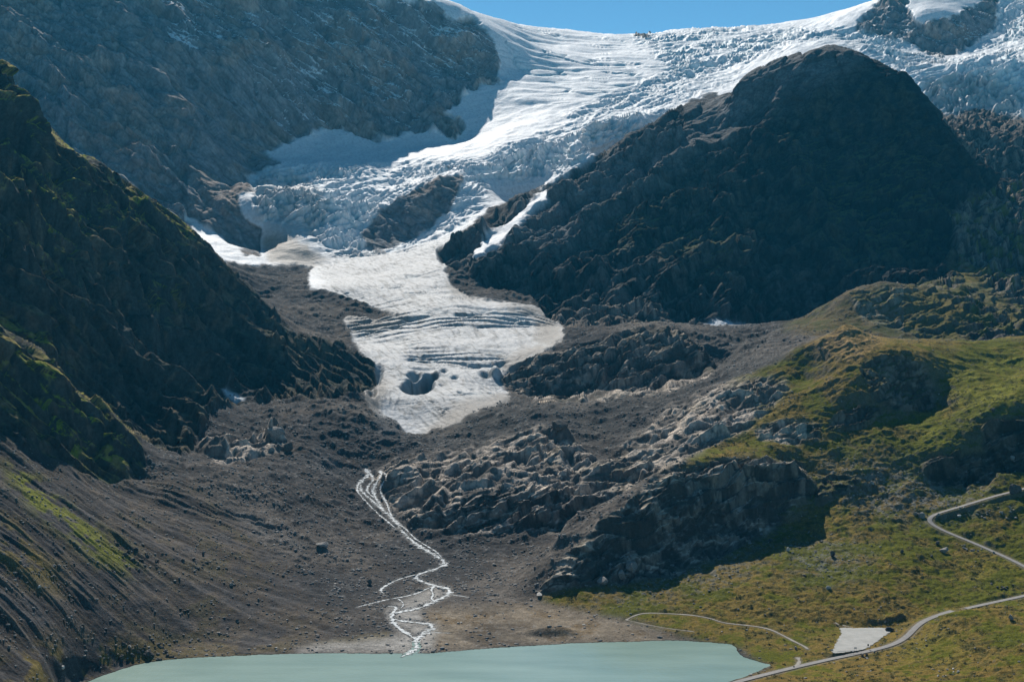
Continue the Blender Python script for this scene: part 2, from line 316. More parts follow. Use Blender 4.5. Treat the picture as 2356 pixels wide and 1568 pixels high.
paint('grass', [(2170,600),(2230,610),(2300,680),(2355,720),(2500,800),(2300,720),(2220,665)], 1900, 2700, 5, .7)
paint('moraine', [(490,878),(580,898),(590,928),(495,918)], 1500, 2050)
paint('moraine', [(1600,726),(1740,736),(1740,760),(1605,754)], 2120, 2650)
W /= W.sum(0)
DIRT = mask([[(600,540),(680,545),(760,600),(705,612),(620,605)]], 2600, 3100, 3)*.95
DIRT = np.maximum(DIRT, mask([[(780,720),(900,718),(960,720),(870,760),(800,770)],[(830,860),(900,870),(880,960),(945,1010),(900,990),(820,940)],[(1020,600),(1060,640),(1120,680),(1250,700),(1290,740),(1320,780),(1270,820),(1230,790),(1230,730),(1130,700),(1040,690)],[(1140,830),(1220,790),(1300,780),(1180,880)],[(1040,930),(1190,890),(1190,930),(1000,1000),(945,1012),(1000,965)]], 1690, 2750, 5)*1.0)
DIRT = np.maximum(DIRT, mask([[(560,400),(700,390),(760,470),(740,560),(600,560)]], 2850, 3350, 6)*.5)
DIRT = np.maximum(DIRT, mask([[(2120,170),(2250,165),(2355,200),(2355,300),(2120,280)]], 3300, 3860, 6)*.6)
print('zones', time.time()-T0)

# ------------------------------------------------------------------ relief detail
def grid_normals(P):
    G = P.reshape(SH+(3,))
    du = np.gradient(G, axis=1); dw = np.gradient(G, axis=0)
    n_ = np.cross(du, dw); n_ /= np.linalg.norm(n_, axis=2)[..., None]+1e-9
    n_ = n_.reshape(-1, 3); n_[n_[:, 2] < 0] *= -1
    return n_.astype(np.float32)
def aniso(P, e, s):
    """stretch space along direction e by the factor s (features become s times longer that way)"""
    e = np.array(e, np.float32); e /= np.linalg.norm(e)
    t = P@e
    return P-np.outer(t, e)*(1-1/s)
N0 = grid_normals(P0)
DY = np.abs(np.gradient(Y, axis=0)).ravel().astype(np.float32)
DX = (Y*np.gradient(px)[None]/F).ravel().astype(np.float32)
DY = np.maximum(DY, DX)
def att(i, s): return np.clip(s/(2.6*DY[i]), 0, 1)**1.5
def blocks(Pq, s, off, warp=.25):
    """fractured blocks: every cell carries its own tilted plane; returns offset and nearness to a crack"""
    out = np.empty(len(Pq), np.float32); crk_ = np.empty(len(Pq), np.float32)
    for a in range(0, len(Pq), 200000):
        q = Pq[a:a+200000]/s+off
        q = q+np.stack([perlin(Pq[a:a+200000], s*1.3, off+5), perlin(Pq[a:a+200000], s*1.3, off+9), perlin(Pq[a:a+200000], s*1.3, off+13)], 1)*warp
        b = np.floor(q-.5).astype(np.int32); d1 = np.full(len(q), 9., np.float32); d2 = d1.copy(); val = np.zeros(len(q), np.float32)
        for i_ in (0, 1):
            for j_ in (0, 1):
                for k_ in (0, 1):
                    c_ = b+np.array([i_, j_, k_]); h = _P[_P[_P[c_[:, 0] & 255]+(c_[:, 1] & 255)]+(c_[:, 2] & 255)]
                    ctr = c_+.5+_G[h]*.34; dv_ = q-ctr; dd = (dv_*dv_).sum(1)
                    v_ = (dv_*_G[(h*7+31) & 255]).sum(1)*1.1+_G[(h*3+11) & 255][:, 0]*.35
                    nn = dd < d1; d2 = np.where(nn, d1, np.minimum(d2, dd)); val = np.where(nn, v_, val); d1 = np.where(nn, dd, d1)
        out[a:a+200000] = val; crk_[a:a+200000] = sstep(.14, .0, np.sqrt(d2)-np.sqrt(d1))
    return out*s, crk_
def stair(Pq, tilt, s, warp, off, soft=.16):
    u = (Pq@np.array(tilt, np.float32))/s+warp*.45*fbm(Pq, s*3.2, 2, .5, off)
    fr = u-np.floor(u); return (sstep(.5-soft, .5+soft, fr)-fr)*s
D = np.zeros(N, np.float32)           # along the base normal
H = np.zeros(N, np.float32)           # straight up
CREV = np.zeros(N, np.float32)        # how deep in a crevasse
STR = np.zeros(N, np.float32)
def on(z, th=.02):
    return np.nonzero((W[ZI[z]] > th) & (fY > 640))[0]
i = on('wall'); p = aniso(P0[i], (.62, .1, -.78), 3.2)
r1 = ridged(p, 150, 3, .55, 1.0); r2 = ridged(p, 38, 4, .6, 2.0); r3 = fbm(P0[i], 22, 4, .6, 4.0)
b1, k1 = blocks(aniso(P0[i], (.62, .1, -.78), 3.6), 44, 101.); b2, k2 = blocks(aniso(P0[i], (.62, .1, -.78), 3.6), 17, 107.)
wd = 1-.6*sstep(290, 370, frow[i])*(fpx[i] > 430)*(fY[i] < 3560)
D[i] += W[0][i]*wd*(r1*20+r2*4*att(i, 20)+r3*1.2*att(i, 9)+b1*.22+b2*.16*att(i, 12)-k1*2-k2*1*att(i, 12)); STR[i] += W[0][i]*(r2*.6-k1*.5-k2*.5+b2*.03)
H[i] += W[0][i]*wd*(stair(P0[i], (.85, 0, 1), 62, .9, 70.)*.5*sstep(-.4, .3, perlin(P0[i], 260, 71.))+stair(P0[i], (.7, 0, 1), 19, 1., 72.)*.45*att(i, 12))
i = on('ridge'); p = aniso(P0[i], (.60, .25, -.76), 2.4)
r1 = ridged(p, 120, 3, .55, 5.0); r2 = ridged(p, 34, 4, .6, 6.0); r3 = fbm(P0[i], 13, 4, .62, 7.0)
sc = np.clip((fY[i]-900)/900, .4, 1)*(1-.55*sstep(590, 680, fpx[i])*(fY[i] > 1700))
b1, k1 = blocks(aniso(P0[i], (.60, .25, -.76), 1.9), 40, 111.); b2, k2 = blocks(aniso(P0[i], (.60, .25, -.76), 1.9), 14, 117.)
sc = sc*(1-.45*sstep(1870, 1930, fY[i])*(fpx[i] < 620))
D[i] += W[1][i]*sc*(r1*18+r2*3.5*att(i, 14)+r3*1.6*att(i, 6)+b1*.30+b2*.28*att(i, 9)-k1*2.5-k2*1.2*att(i, 9)); STR[i] += W[1][i]*(r2*.6-k1*.5-k2*.5+b2*.03)
ledge = sstep(-.25, .35, perlin(P0[i], 190, 73.)+.35*sstep(60, 420, P0[i, 2])+.08)
H[i] += W[1][i]*(stair(P0[i], (1.05, .25, 1), 40, 1.1, 74., .10)*(.8+.3*sstep(230, 420, P0[i, 2]))*(1-.7*sstep(1850, 1920, fY[i]))*ledge*np.minimum(sc*1.2, 1)+stair(P0[i], (.8, .2, 1), 15, 1.2, 75., .13)*.85*att(i, 9))
i = on('mountain'); p = aniso(P0[i], (.5, .2, .35), 1.7)
r1 = ridged(p, 170, 3, .55, 8.0); r2 = ridged(p, 46, 4, .6, 9.0); r3 = fbm(P0[i], 18, 4, .62, 10.0)
b1, k1 = blocks(aniso(P0[i], (.5, .2, .35), 1.5), 52, 121.); b2, k2 = blocks(aniso(P0[i], (.5, .2, .35), 1.5), 19, 127.)
cd = 1-.62*sstep(2800, 2880, fY[i])*(fpx[i] > 1570)
D[i] += W[2][i]*cd*(r1*22+r2*4.5*att(i, 18)+r3*2*att(i, 8)+b1*.28+b2*.26*att(i, 12)-k1*3-k2*1.4*att(i, 12)); STR[i] += W[2][i]*(r2*.6-k1*.5-k2*.5+b2*.03)
tl = sstep(780, 200, P0[i, 0])
H[i] += W[2][i]*cd*(tl*stair(P0[i], (-.75, 0, 1), 48, .9, 76., .13)*.5+stair(P0[i], (-.3, 0, 1), 17, 1., 77.)*(.25+.25*tl)*att(i, 12))
i = on('outcrop'); p = aniso(P0[i], (.75, .1, .45), 2.0)
sc = np.clip(fY[i]/1500, .7, 1.9)
r1 = ridged(p, 85, 3, .6, 12.0); r2 = ridged(p, 26, 4, .65, 13.0); r3 = fbm(P0[i], 9, 3, .6, 14.0)
bigc = (fY[i] < 1365)*.9
b1, k1 = blocks(aniso(P0[i], (.75, .1, .45), 2.0), 22, 131.); b2, k2 = blocks(aniso(P0[i], (.75, .1, .45), 1.8), 8, 137.)
D[i] += W[3][i]*sc*(r1*(4.8+3.5*bigc)+r2*2.5*att(i, 10)+r3*.7*att(i, 4)+b1*.15+b2*.19*att(i, 5)-k1*.7-k2*.35*att(i, 5)); STR[i] += W[3][i]*(r2*.8-k1*.35-k2*.3+b2*.03)
H[i] += W[3][i]*sc*(stair(P0[i], (-.40, .15, 1), 19, 2.0, 78., .12)*(.2+.55*sstep(-.35, .3, perlin(P0[i], 55, 85.)))+stair(P0[i], (-.3, .1, 1), 7, 1.8, 79., .14)*.6*att(i, 4))
i = on('scree')
cr = np.stack([P0[i, 1]*.93+P0[i, 0]*.36, P0[i, 0]*.93-P0[i, 1]*.36, P0[i, 2]*0], 1)
cr[:, 0] += fbm(P0[i], 120, 2, .5, 15.)*6
q2 = cr*np.array([1, .07, 1], np.float32)
rl = ridged(q2, 17, 3, .6, 16.0); q3 = cr*np.array([1, .14, 1], np.float32); rl2 = ridged(q3, 6, 2, .6, 17.0)
up = sstep(5, 60, P0[i, 2])
H[i] += W[4][i]*(up*(rl*1.9+rl2*.7)+fbm(P0[i], 30, 4, .55, 18.)*1.3); STR[i] += W[4][i]*rl
i = on('moraine')
fl = sstep(4, 25, P0[i, 2])
r1 = fbm(P0[i], 90, 3, .5, 19.); r2 = ridged(P0[i], 34, 4, .6, 20.); r3 = fbm(P0[i], 7, 3, .65, 21.)
big = sstep(1200, 2000, fY[i])
H[i] += W[5][i]*(fl*(r1*5+r2*(2.0+1.6*big)*att(i, 14))+(.25+.6*fl)*r3*att(i, 4)); STR[i] += W[5][i]*r2
i = on('grass'); p = aniso(P0[i], (.9, .2, .1), 1.8)
r1 = fbm(P0[i], 75, 3, .5, 22.); r2 = ridged(p, 24, 3, .55, 23.); r3 = fbm(P0[i], 6, 3, .6, 24.)
rise = sstep(1120, 1350, fY[i])
hum = np.abs(perlin(P0[i], 13, 80.))+.5*np.abs(perlin(P0[i], 6, 81.))
H[i] += W[6][i]*sstep(.5, 10, P0[i, 2])*(r1*(1.7+3*rise)+r2*(.35+1.3*rise)*att(i, 10)+(hum*1.7+r3*.7)*att(i, 4)); STR[i] += W[6][i]*r2
# ice
i = on('ice'); Pi = P0[i]
wI = W[7][i]
serac = mask([[(1600,60),(1830,70),(2080,80),(2170,130),(2090,165),(1990,110),(1860,100),(1740,130),(1680,180),(1620,205),(1560,250),(1400,330),(1260,400),(1160,420),(1100,400),(1150,350),(1300,280),(1420,220),(1560,160),(1500,110),(1450,90)],
              [(590,400),(740,385),(900,388),(1050,375),(1120,380),(1120,470),(1000,545),(860,590),(780,585),(700,520),(600,500)],
              [(2090,130),(2355,130),(3000,100),(3000,300),(2120,280)],[(2290,20),(2700,-60),(2700,140),(2200,140)]], 2850, 5300, 7)[i]
trans = mask([[(1150,60),(1400,80),(1600,90),(1500,160),(1560,160),(1420,215),(1230,250),(1180,200)]], 3500, 5300, 10)[i]
cv1 = mask([[(790,745),(880,722),(1000,712),(1200,714),(1290,740),(1240,752),(1060,745),(1010,748),(920,765),(830,778)],[(930,818),(1040,812),(1150,815),(1165,845),(1130,850),(1050,830),(960,845)]], 1700, 2500, 4)[i]
fine = mask([[(700,600),(1040,540),(1100,690),(1300,760),(1160,870),(1180,920),(945,1010),(820,900),(780,720)]], 1690, 2950, 8)[i]
H[i] += wI*fbm(Pi, 120, 3, .5, 25.)*4
pf = aniso(Pi, (.72, .69, .2), 1.0)
warp = Pi.copy(); warp[:, 0] += fbm(Pi, 150, 2, .5, 82.)*40; warp[:, 1] += fbm(Pi, 150, 2, .5, 83.)*40
s1 = ridged(aniso(warp, (.72, .69, 0.15), 5.5), 44, 3, .5, 26.); s2 = ridged(aniso(warp, (.66, .75, 0.15), 6.5), 17, 3, .55, 27.)
crk = sstep(.2, .02, np.abs(perlin(aniso(Pi, (.75, -.65, 0), 3.5), 24, 28.)))
patchy = .35+.65*sstep(-.35, .25, perlin(aniso(Pi, (.8, .6, 0), 2.5), 170, 84.))
D[i] += wI*serac*patchy*(s1*12+s2*9.5*att(i, 12)-crk*8+fbm(Pi, 8, 2, .6, 33.)*.8*att(i, 5)); CREV[i] += wI*serac*patchy*np.clip(-s2*.5-.02+crk*.7, 0, 1)
pt = aniso(Pi, (1, .12, 0), 5.0); pt[:, 1] += fbm(Pi, 160, 2, .5, 29.)*25
t1 = perlin(pt, 42, 30.); t2 = sstep(.2, .0, np.abs(perlin(pt, 30, 31.)-.12))*sstep(-.1, .25, perlin(Pi, 160, 32.))
H[i] += wI*trans*(t1*7-t2*7); CREV[i] += wI*trans*t2*.6
sn = np.clip(1-serac-trans-fine, 0, 1)
H[i] += wI*sn*fbm(aniso(Pi, (.75, .6, 0), 2.5), 35, 3, .5, 34.)*1.6
# tongue: ogives, open crevasses bowed up-glacier
arc = Pi.copy(); xc = (Pi[:, 0]+75); arc[:, 1] += xc*xc/900.; 
arc = aniso(arc, (1, 0, 0), 6.0)
a1 = perlin(arc, 16, 35.); a2 = sstep(.31, .08, np.abs(perlin(arc, 19, 36.)))
H[i] += wI*cv1*(-a2*8.0+a1*1.5); CREV[i] += wI*cv1*a2
a3 = sstep(.10, .02, np.abs(perlin(arc, 30, 37.)))*sstep(.15, .5, perlin(Pi, 90, 38.))
H[i] += wI*fine*(-a3*2.5+fbm(arc, 12, 2, .6, 39.)*.5+ridged(aniso(Pi, (.35, -.9, 0), 7.), 9, 2, .6, 40.)*.55); CREV[i] += wI*fine*a3*.8
a4 = sstep(.07, .015, np.abs(perlin(aniso(Pi+8, (1, .25, 0), 5.), 13, 86.)))*sstep(.0, .4, perlin(Pi, 55, 87.)); H[i] -= wI*fine*a4*1.6; CREV[i] += wI*fine*a4*.6
STR[i] += wI*ridged(aniso(Pi, (.35, -.9, 0), 9.), 13, 3, .6, 41.)
CREV = np.clip(CREV, 0, 1)
P = P0+N0*D[:, None]; P[:, 2] += H
DEEP = np.zeros(N, np.float32)
def stamp(c, r_, row, Yc, rx, ry, dz, power=2.0):
    """local hollow (dz<0) or knob (dz>0) about a surveyed point"""
    cx_, cy_, _ = world(c, row, Yc)
    dd = ((P[:, 0]-cx_)/rx)**2+((P[:, 1]-cy_)/ry)**2
    s_ = np.nonzero(dd < 9)[0]
    P[s_, 2] += dz*np.exp(-dd[s_]**(power/2)*1.0); return s_, dd
for (c, row, rx, ry, dz, pw) in [(960,886,19,42,-46,6),(986,868,11,20,-26,5),(955,860,8,14,-12,3),(1000,862,7,10,6,3),(1020,852,5,14,-10,3),(1118,858,8,14,-9,3),(1138,858,9,12,9,4),(1095,842,6,10,-8,3),(1045,868,5,10,-7,3),(1180,850,6,10,-6,3),(948,862,6,12,-8,3),(870,862,5,30,-12,3),(855,905,5,20,-9,3),
                             (1060,905,4,6,-4,3),(1085,895,4,5,-3,3),(1015,885,3,5,-3,3),(1130,905,4,12,-5,3)]:
    s_, dd_s = stamp(c, 0, row, first_hit(c, row, ymin=1690), rx, ry, dz, pw)
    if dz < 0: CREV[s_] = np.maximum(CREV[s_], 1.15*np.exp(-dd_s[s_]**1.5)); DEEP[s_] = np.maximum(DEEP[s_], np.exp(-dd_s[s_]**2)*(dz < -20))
for (c, row, rx, ry, dz, pw) in [(632,1000,10,12,14,3),(500,1030,16,12,9,3),(1290,995,14,12,10,4),(735,1085,22,3,-5,2),(800,1075,18,3,-4,2),(560,1180,24,5,-5,3),(620,1210,20,4,-5,2),(1265,1455,20,7,4.5,3),(1385,870,8,8,14,3),
                             (1300,1250,12,8,6,3),(1700,1110,30,8,8,3),(2060,1420,8,4,3,3)]:
    stamp(c, 0, row, first_hit(c, row), rx, ry, dz, pw)
for (c, row, rx, ry, dz) in [(45,395,26,12,13),(105,432,24,12,12),(20,480,22,10,11),(80,505,26,10,11),(160,520,28,12,12),(130,335,26,12,12),(210,400,22,11,10),(265,450,22,11,10),(330,480,18,10,9),(235,500,16,9,8),(395,530,16,9,8),
        (355,672,24,13,13),(375,700,16,9,9),(60,590,16,9,8),(25,345,16,10,9),(430,640,14,8,7),(190,590,16,8,7),(300,560,15,9,8),(560,700,14,9,8)]:
    stamp(c, 0, row, first_hit(c, row, ymin=1500), rx*.8, ry, dz, 3)
for (c, row, rx, ry, dz) in [(30,800,14,7,6),(75,830,14,7,6),(120,870,13,7,6),(170,930,12,7,5),(225,985,12,7,5),(15,860,14,7,5),(60,900,12,6,4),(205,1040,12,6,5),(265,1060,10,6,4),(130,960,11,6,4)]:
    stamp(c, 0, row, first_hit(c, row, ymin=1150), rx, ry, dz, 3)
for (c, row, rx, ry, dz) in [(1655,580,34,16,16),(1710,600,22,12,9),(1420,520,40,14,11),(1480,490,34,14,11),(1560,470,30,12,9),(1640,350,34,16,9),(1700,310,30,16,9),(1350,600,26,12,9),(1450,620,28,12,9),(1540,650,28,12,9),(1350,680,20,12,8),(1480,700,24,12,9)]:
    stamp(c, 0, row, first_hit(c, row, ymin=2200), rx, ry, dz, 3)
print('relief', time.time()-T0)

# ------------------------------------------------------------------ lake, roads, stream bed pressed into the relief
def seg_dist(Q, poly, closed=False):
    """distance from points Q (n,2) to a polyline, and the arc position of the nearest point"""
    best = np.full(len(Q), 1e9); pos = np.zeros(len(Q)); s0 = 0
    poly = np.asarray(poly, float); m = len(poly)
    for a in range(m if closed else m-1):
        A_, B_ = poly[a, :2], poly[(a+1) % m, :2]; d = B_-A_; L2 = (d**2).sum()+1e-9
        t = np.clip(((Q-A_)@d)/L2, 0, 1); dd = np.hypot(*(Q-A_-t[:, None]*d).T)
        u = dd < best; best[u] = dd[u]; pos[u] = (s0+t*math.sqrt(L2))[u]; s0 += math.sqrt(L2)
    return best, pos
def inside(Q, poly):
    c = np.zeros(len(Q), bool); m = len(poly)
    for a in range(m):
        x0, y0 = poly[a][:2]; x1, y1 = poly[(a+1) % m][:2]
        k_ = ((y0 <= Q[:, 1]) != (y1 <= Q[:, 1])); 
        c ^= k_ & (Q[:, 0] < x0+(Q[:, 1]-y0)*(x1-x0)/(y1-y0+1e-12))
    return c
def chaikin(p, n=2):
    p = [np.array(a, float) for a in p]
    for _ in range(n):
        o = [p[0]]
        for a, b in zip(p[:-1], p[1:]): o += [a*.75+b*.25, a*.25+b*.75]
        o.append(p[-1]); p = o
    return p
SHORE = [(150,1590),(215,1560),(300,1531),(345,1521),(420,1512.5),(520,1508),(600,1504.5),(680,1502),(800,1501),(880,1503),(930,1501),(985,1502),(1040,1497),(1100,1492),(1150,1488),(1230,1484),(1300,1479),(1380,1476),(1450,1475),(1520,1472),(1570,1472),(1630,1476),(1680,1480),(1693,1487),(1694,1497),(1706,1508),(1730,1517),(1756,1524),(1774,1527),(1760,1535),(1730,1547),(1712,1556),(1680,1566),(1650,1590)]
lake_poly = [world(c, r_, 3235*299.9/(r_-HR))[:2] for c, r_ in SHORE]
lake_poly = [tuple(a) for a in chaikin(lake_poly, 1)]+[(130, 800), (110, 700), (20, 640), (-150, 630), (-240, 700), (-285, 820)]
sub = np.nonzero((fY < 1180) & (fY > 560))[0]; Q = P[sub, :2].astype(float)
ins = inside(Q, lake_poly); sd, _ = seg_dist(Q, lake_poly, True)
wob = fbm(P[sub], 9, 2, .5, 50.)*.8
sdw = np.where(ins, -sd, sd)+wob
z = P[sub, 2]
z = np.where(sdw < 0, np.minimum(z, -.15+sdw*.35), z)
z = np.where(sdw >= 0, np.maximum(z, .12+.05*np.minimum(sdw, 30)), z)
near = (sdw >= 0) & (sdw < 14)
z = np.where(near, .12+(z-.12)*sstep(-3, 14, sdw), z)
P[sub, 2] = np.maximum(z, -4)
SHD = np.full(N, 99., np.float32); SHD[sub] = sdw

def smooth_line(pts_, step, smz=9, force=None):
    """survey points -> smoothed world polyline lying on the relief"""
    p = chaikin(pts_, 2); w = []
    for c, r_ in p:
        Yh = first_hit(c, r_); w.append(world(c, r_, Yh))
    w = np.array(w); d = np.concatenate([[0], np.cumsum(np.hypot(*np.diff(w[:, :2], axis=0).T))])
    t = np.arange(0, d[-1], step); w = np.stack([np.interp(t, d, w[:, k_]) for k_ in range(3)], 1)
    for _ in range(smz):
        w[1:-1] = (w[:-2]+2*w[1:-1]+w[2:])/4
    return w
PATH_MARK = np.zeros(N, np.float32)
def press(line, half, soft, drop=.35):
    mn = line.min(0)-half-soft-2; mx = line.max(0)+half+soft+2
    s_ = np.nonzero((P[:, 0] > mn[0]) & (P[:, 0] < mx[0]) & (P[:, 1] > mn[1]) & (P[:, 1] < mx[1]) & (fY > 500))[0]
    # coarse prune
    Qs = P[s_, :2].astype(float); d, pos = seg_dist(Qs, line[:, :2])
    L_ = np.concatenate([[0], np.cumsum(np.hypot(*np.diff(line[:, :2], axis=0).T))])
    zl = np.interp(pos, L_, line[:, 2])-drop
    w_ = 1-sstep(half, half+soft, d)
    P[s_, 2] = P[s_, 2]*(1-w_)+zl*w_
    PATH_MARK[s_] = np.maximum(PATH_MARK[s_], 1-sstep(half, half+soft*.6, d))
ROADS = [
 ('road', 'grey mountain road climbing right from the hairpin bend', [(2600,1058),(2440,1098),(2355,1124),(2290,1139),(2230,1158),(2180,1173),(2140,1184),(2127,1192),(2140,1206),(2185,1226),(2240,1248),(2290,1270),(2330,1288),(2370,1309),(2430,1345),(2480,1372)], 2.1),
 ('road', '', [(2620,1300),(2480,1336),(2355,1370),(2300,1381),(2250,1392),(2215,1400)], 2.1),
 ('road', '', [(2190,1404),(2165,1411),(2138,1420),(2112,1434),(2098,1450),(2084,1466),(2055,1482),(2010,1494),(1950,1506),(1880,1521),(1800,1540),(1720,1560),(1660,1578),(1600,1600)], 2.3),
]
road_lines = []
for nm, lab, pl, hw in ROADS:
    ln = smooth_line(pl, 3.0, 14); ln[:, 2] = np.maximum(ln[:, 2], .9)
    press(ln, hw+.8, 5.5); road_lines.append((nm, ln, hw))
PATHS = [
 ([(1440,1425),(1455,1416),(1480,1408),(1530,1410),(1590,1413),(1640,1422),(1660,1432),(1720,1437),(1768,1444),(1800,1460),(1830,1476),(1860,1490),(1856,1494)], .9),
 ([(1834,1511),(1840,1520),(1836,1528),(1818,1537)], 1.4),
 ([(1440,1425),(1475,1433),(1530,1444),(1600,1452)], .5),
 ([(1921,1431),(1931,1437)], .6), ([(1938,1437),(1955,1440),(1962,1442)], .6),
]
path_lines = []
for pl, hw in PATHS:
    ln = smooth_line(pl, 2.0, 6); ln[:, 2] = np.maximum(ln[:, 2], .8); press(ln, hw+.3, 3, .3); path_lines.append((ln, hw))
# gravel car park: a level bench beside the road
CP = [(1932,1443),(1975,1443.5),(2040,1442),(2056,1447),(2034,1462),(2012,1478),(1990,1492),(1960,1497),(1935,1500),(1912,1502),(1916,1490),(1925,1476),(1928,1466),(1937,1458)]
CPZ = 4.6
cp = np.array([world(c, r_, F*(CZ-CPZ)/(r_-HR)) for c, r_ in CP])
cps = np.array(chaikin(list(cp)+[cp[0]], 4))[:-1]; cps[:, :2] += rng.normal(size=(len(cps), 2))*.45
sub = np.nonzero((fY < 1200) & (fY > 900) & (P[:, 0] > 150) & (P[:, 0] < 420))[0]
ins = inside(P[sub, :2].astype(float), cps); sd, _ = seg_dist(P[sub, :2].astype(float), cps, True)
sd = np.where(ins, 0, sd); w_ = 1-sstep(.6, 9, sd)
P[sub, 2] = P[sub, 2]*(1-w_)+(CPZ-.3)*w_
ln = road_lines[2][1]; press(ln, 3.1, 2.5)
# stream
STREAMS = [
 ([(840,1076),(852,1090),(836,1100),(822,1114),(834,1132),(852,1146),(878,1168),(900,1188),(918,1206),(934,1226),(944,1240),(968,1257),(998,1274),(1022,1288),(1024,1296),(1010,1304),(985,1312),(954,1321),(956,1328),(968,1336),(1000,1345),(1030,1351),(1036,1360),(1024,1370),(998,1382),(972,1394),(940,1403),(912,1404),(900,1412),(897,1420),(920,1426),(960,1430),(996,1434),(994,1443),(975,1456),(955,1468),(958,1480),(960,1488),(945,1500),(922,1510)], 3.0, 1.0),
 ([(872,1080),(880,1090),(868,1104),(858,1122),(862,1140),(878,1168)], 2.4, 1.0),
 ([(884,1086),(892,1098),(880,1108),(872,1124),(880,1140),(890,1156),(896,1176),(905,1192)], 1.3, 1.0),
 ([(836,1100),(824,1112),(820,1128),(830,1140),(846,1158),(868,1180),(890,1198),(912,1216)], 1.2, 1.0),
 ([(846,1084),(862,1100),(850,1112),(842,1124),(850,1136),(866,1146)], 1.6, 1.0),
 ([(918,1206),(932,1214),(946,1230),(962,1244),(984,1256),(1006,1270),(1018,1284)], 1.1, 1.0),
 ([(954,1321),(935,1326),(912,1333),(893,1343),(878,1352),(874,1358),(882,1364)], 1.0, .8),
 ([(1000,1346),(985,1352),(965,1362),(945,1368),(920,1373),(885,1379),(850,1388),(818,1396)], .7, .8),
 ([(892,1393),(905,1391),(914,1396),(906,1404),(900,1412)], 1.3, .9),
 ([(1000,1345),(990,1356),(998,1366),(990,1376),(998,1382)], .9, .9),
 ([(900,1420),(908,1436),(925,1448),(945,1460),(955,1468)], 1.7, .9),
 ([(1036,1366),(1050,1369),(1066,1370),(1080,1374)], .5, .9),
 ([(988,1454),(1010,1454),(1038,1455)], .6, .9),
 ([(915,1376),(925,1382),(930,1392),(918,1400)], .5, .8),
]
stream_lines = []
for pl, hw, _ in STREAMS:
    ln = smooth_line(pl, 1.2, 14)
    if hw > 2: ln[:, 2] = np.minimum.accumulate(ln[:, 2])
    ln[:, 2] = np.maximum(ln[:, 2]-(.5 if hw > 1.2 else .12), .12)
    stream_lines.append([ln, hw*.72])
STRM = np.zeros(N, np.float32)
for ln, hw in stream_lines:
    s_ = np.nonzero((fY > ln[:, 1].min()-12) & (fY < ln[:, 1].max()+12) & (np.abs(P[:, 0]-ln[:, 0].mean()) < 150))[0]; d_, _p = seg_dist(P[s_, :2].astype(float), ln[::4, :2]); STRM[s_] = np.maximum(STRM[s_], sstep(hw*2.6+1.5, hw*.5, d_))
for ln, hw in stream_lines: press(ln, hw+.4, 3.5 if hw > 1.2 else 1.5, .3)
# final projection of the relief, for placing things on it
YF = P[:, 1].reshape(SH); RF = (HR-F*(P[:, 2]-CZ)/P[:, 1]).reshape(SH); XF = P[:, 0].reshape(SH); ZF = P[:, 2].reshape(SH)
def ground_at(c, row, ymin=0):
    j = int(np.clip(np.searchsorted(px, c), 1, len(px)-1)); 
    cc_ = RF[:, j]; yy = YF[:, j]
    idx = np.nonzero((cc_ <= row) & (yy > max(ymin, 640)))[0]
    if len(idx) == 0: idx = [len(yy)-1]
    i_ = idx[0]; t = (c-px[j-1])/(px[j]-px[j-1])
    return (XF[i_, j-1]*(1-t)+XF[i_, j]*t, yy[i_], ZF[i_, j-1]*(1-t)+ZF[i_, j]*t)
print('pressed', time.time()-T0)

# ------------------------------------------------------------------ surface colours (albedo, with some sunlit and shaded tones painted in)
N1 = grid_normals(P)
nz = N1[:, 2]
def lerp(a, b, t): return a+(b-a)*t[:, None]
def V3(*c): return np.array(c, np.float32)
C = np.zeros((N, 3), np.float32)
nA = fbm(P0, 160, 3, .6, 60.); nB = fbm(P0, 28, 4, .65, 61.); nC = fbm(P0, 7, 3, .7, 62.)
def add(z, col): 
    global C
    C += W[ZI[z]][:, None]*col
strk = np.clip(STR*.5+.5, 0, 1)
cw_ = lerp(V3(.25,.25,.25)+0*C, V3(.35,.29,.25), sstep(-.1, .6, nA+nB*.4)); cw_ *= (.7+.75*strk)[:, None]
snowy = mask([[(250,-300),(1150,-300),(1150,190),(1050,240),(900,180),(740,150),(620,60),(430,100),(330,30),(250,-60)]], 3000, 5300, 20, 0)
snowy = np.maximum(snowy, .75*mask([[(600,60),(1020,20),(1020,300),(700,290),(640,180)]], 3000, 5300, 30, 0))
snowy = np.maximum(snowy, 1.45*mask([[(20,150),(60,170),(50,180),(15,165)],[(490,45),(520,60),(500,90)],[(820,120),(870,150),(820,150)],[(560,15),(600,30),(580,45)],[(1040,60),(1075,75),(1060,110),(1045,95)],[(940,255),(990,250),(960,275)],[(760,60),(840,40),(880,60),(800,90)],[(385,0),(440,10),(465,110),(430,130),(390,80)],[(690,120),(740,130),(770,165),(700,160)],[(630,250),(670,250),(760,270),(700,285)],[(1000,180),(1020,215),(1060,205),(1040,230),(990,235)],[(910,90),(960,40),(1000,40),(930,100)]], 3000, 5300, 1.5, 1))
snowy = np.maximum(snowy, .95*mask([[(1960,-60),(2300,-60),(2300,140),(1960,140)]], 4150, 5400, 8, 0))
led = nz+nB*.14+nC*.03+fbm(aniso(P0, (.9, .2, -.5), 4.5), 30, 3, .5, 63.)*.26
led = led-N0[:, 2]; sw = sstep(.0, .06, led-(.40-.31*snowy))*(snowy > .05)
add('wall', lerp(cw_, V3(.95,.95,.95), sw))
cr_ = lerp(V3(.07,.07,.062)+0*C, V3(.135,.108,.08), sstep(0, .7, nA*.5+nB)); cr_ *= (.65+.8*strk)[:, None]
gl = sstep(.44, .62, nz+nB*.12+.08*nA)*sstep(-.25, .25, nA*.6+nB*.7+.12+nC*.3)
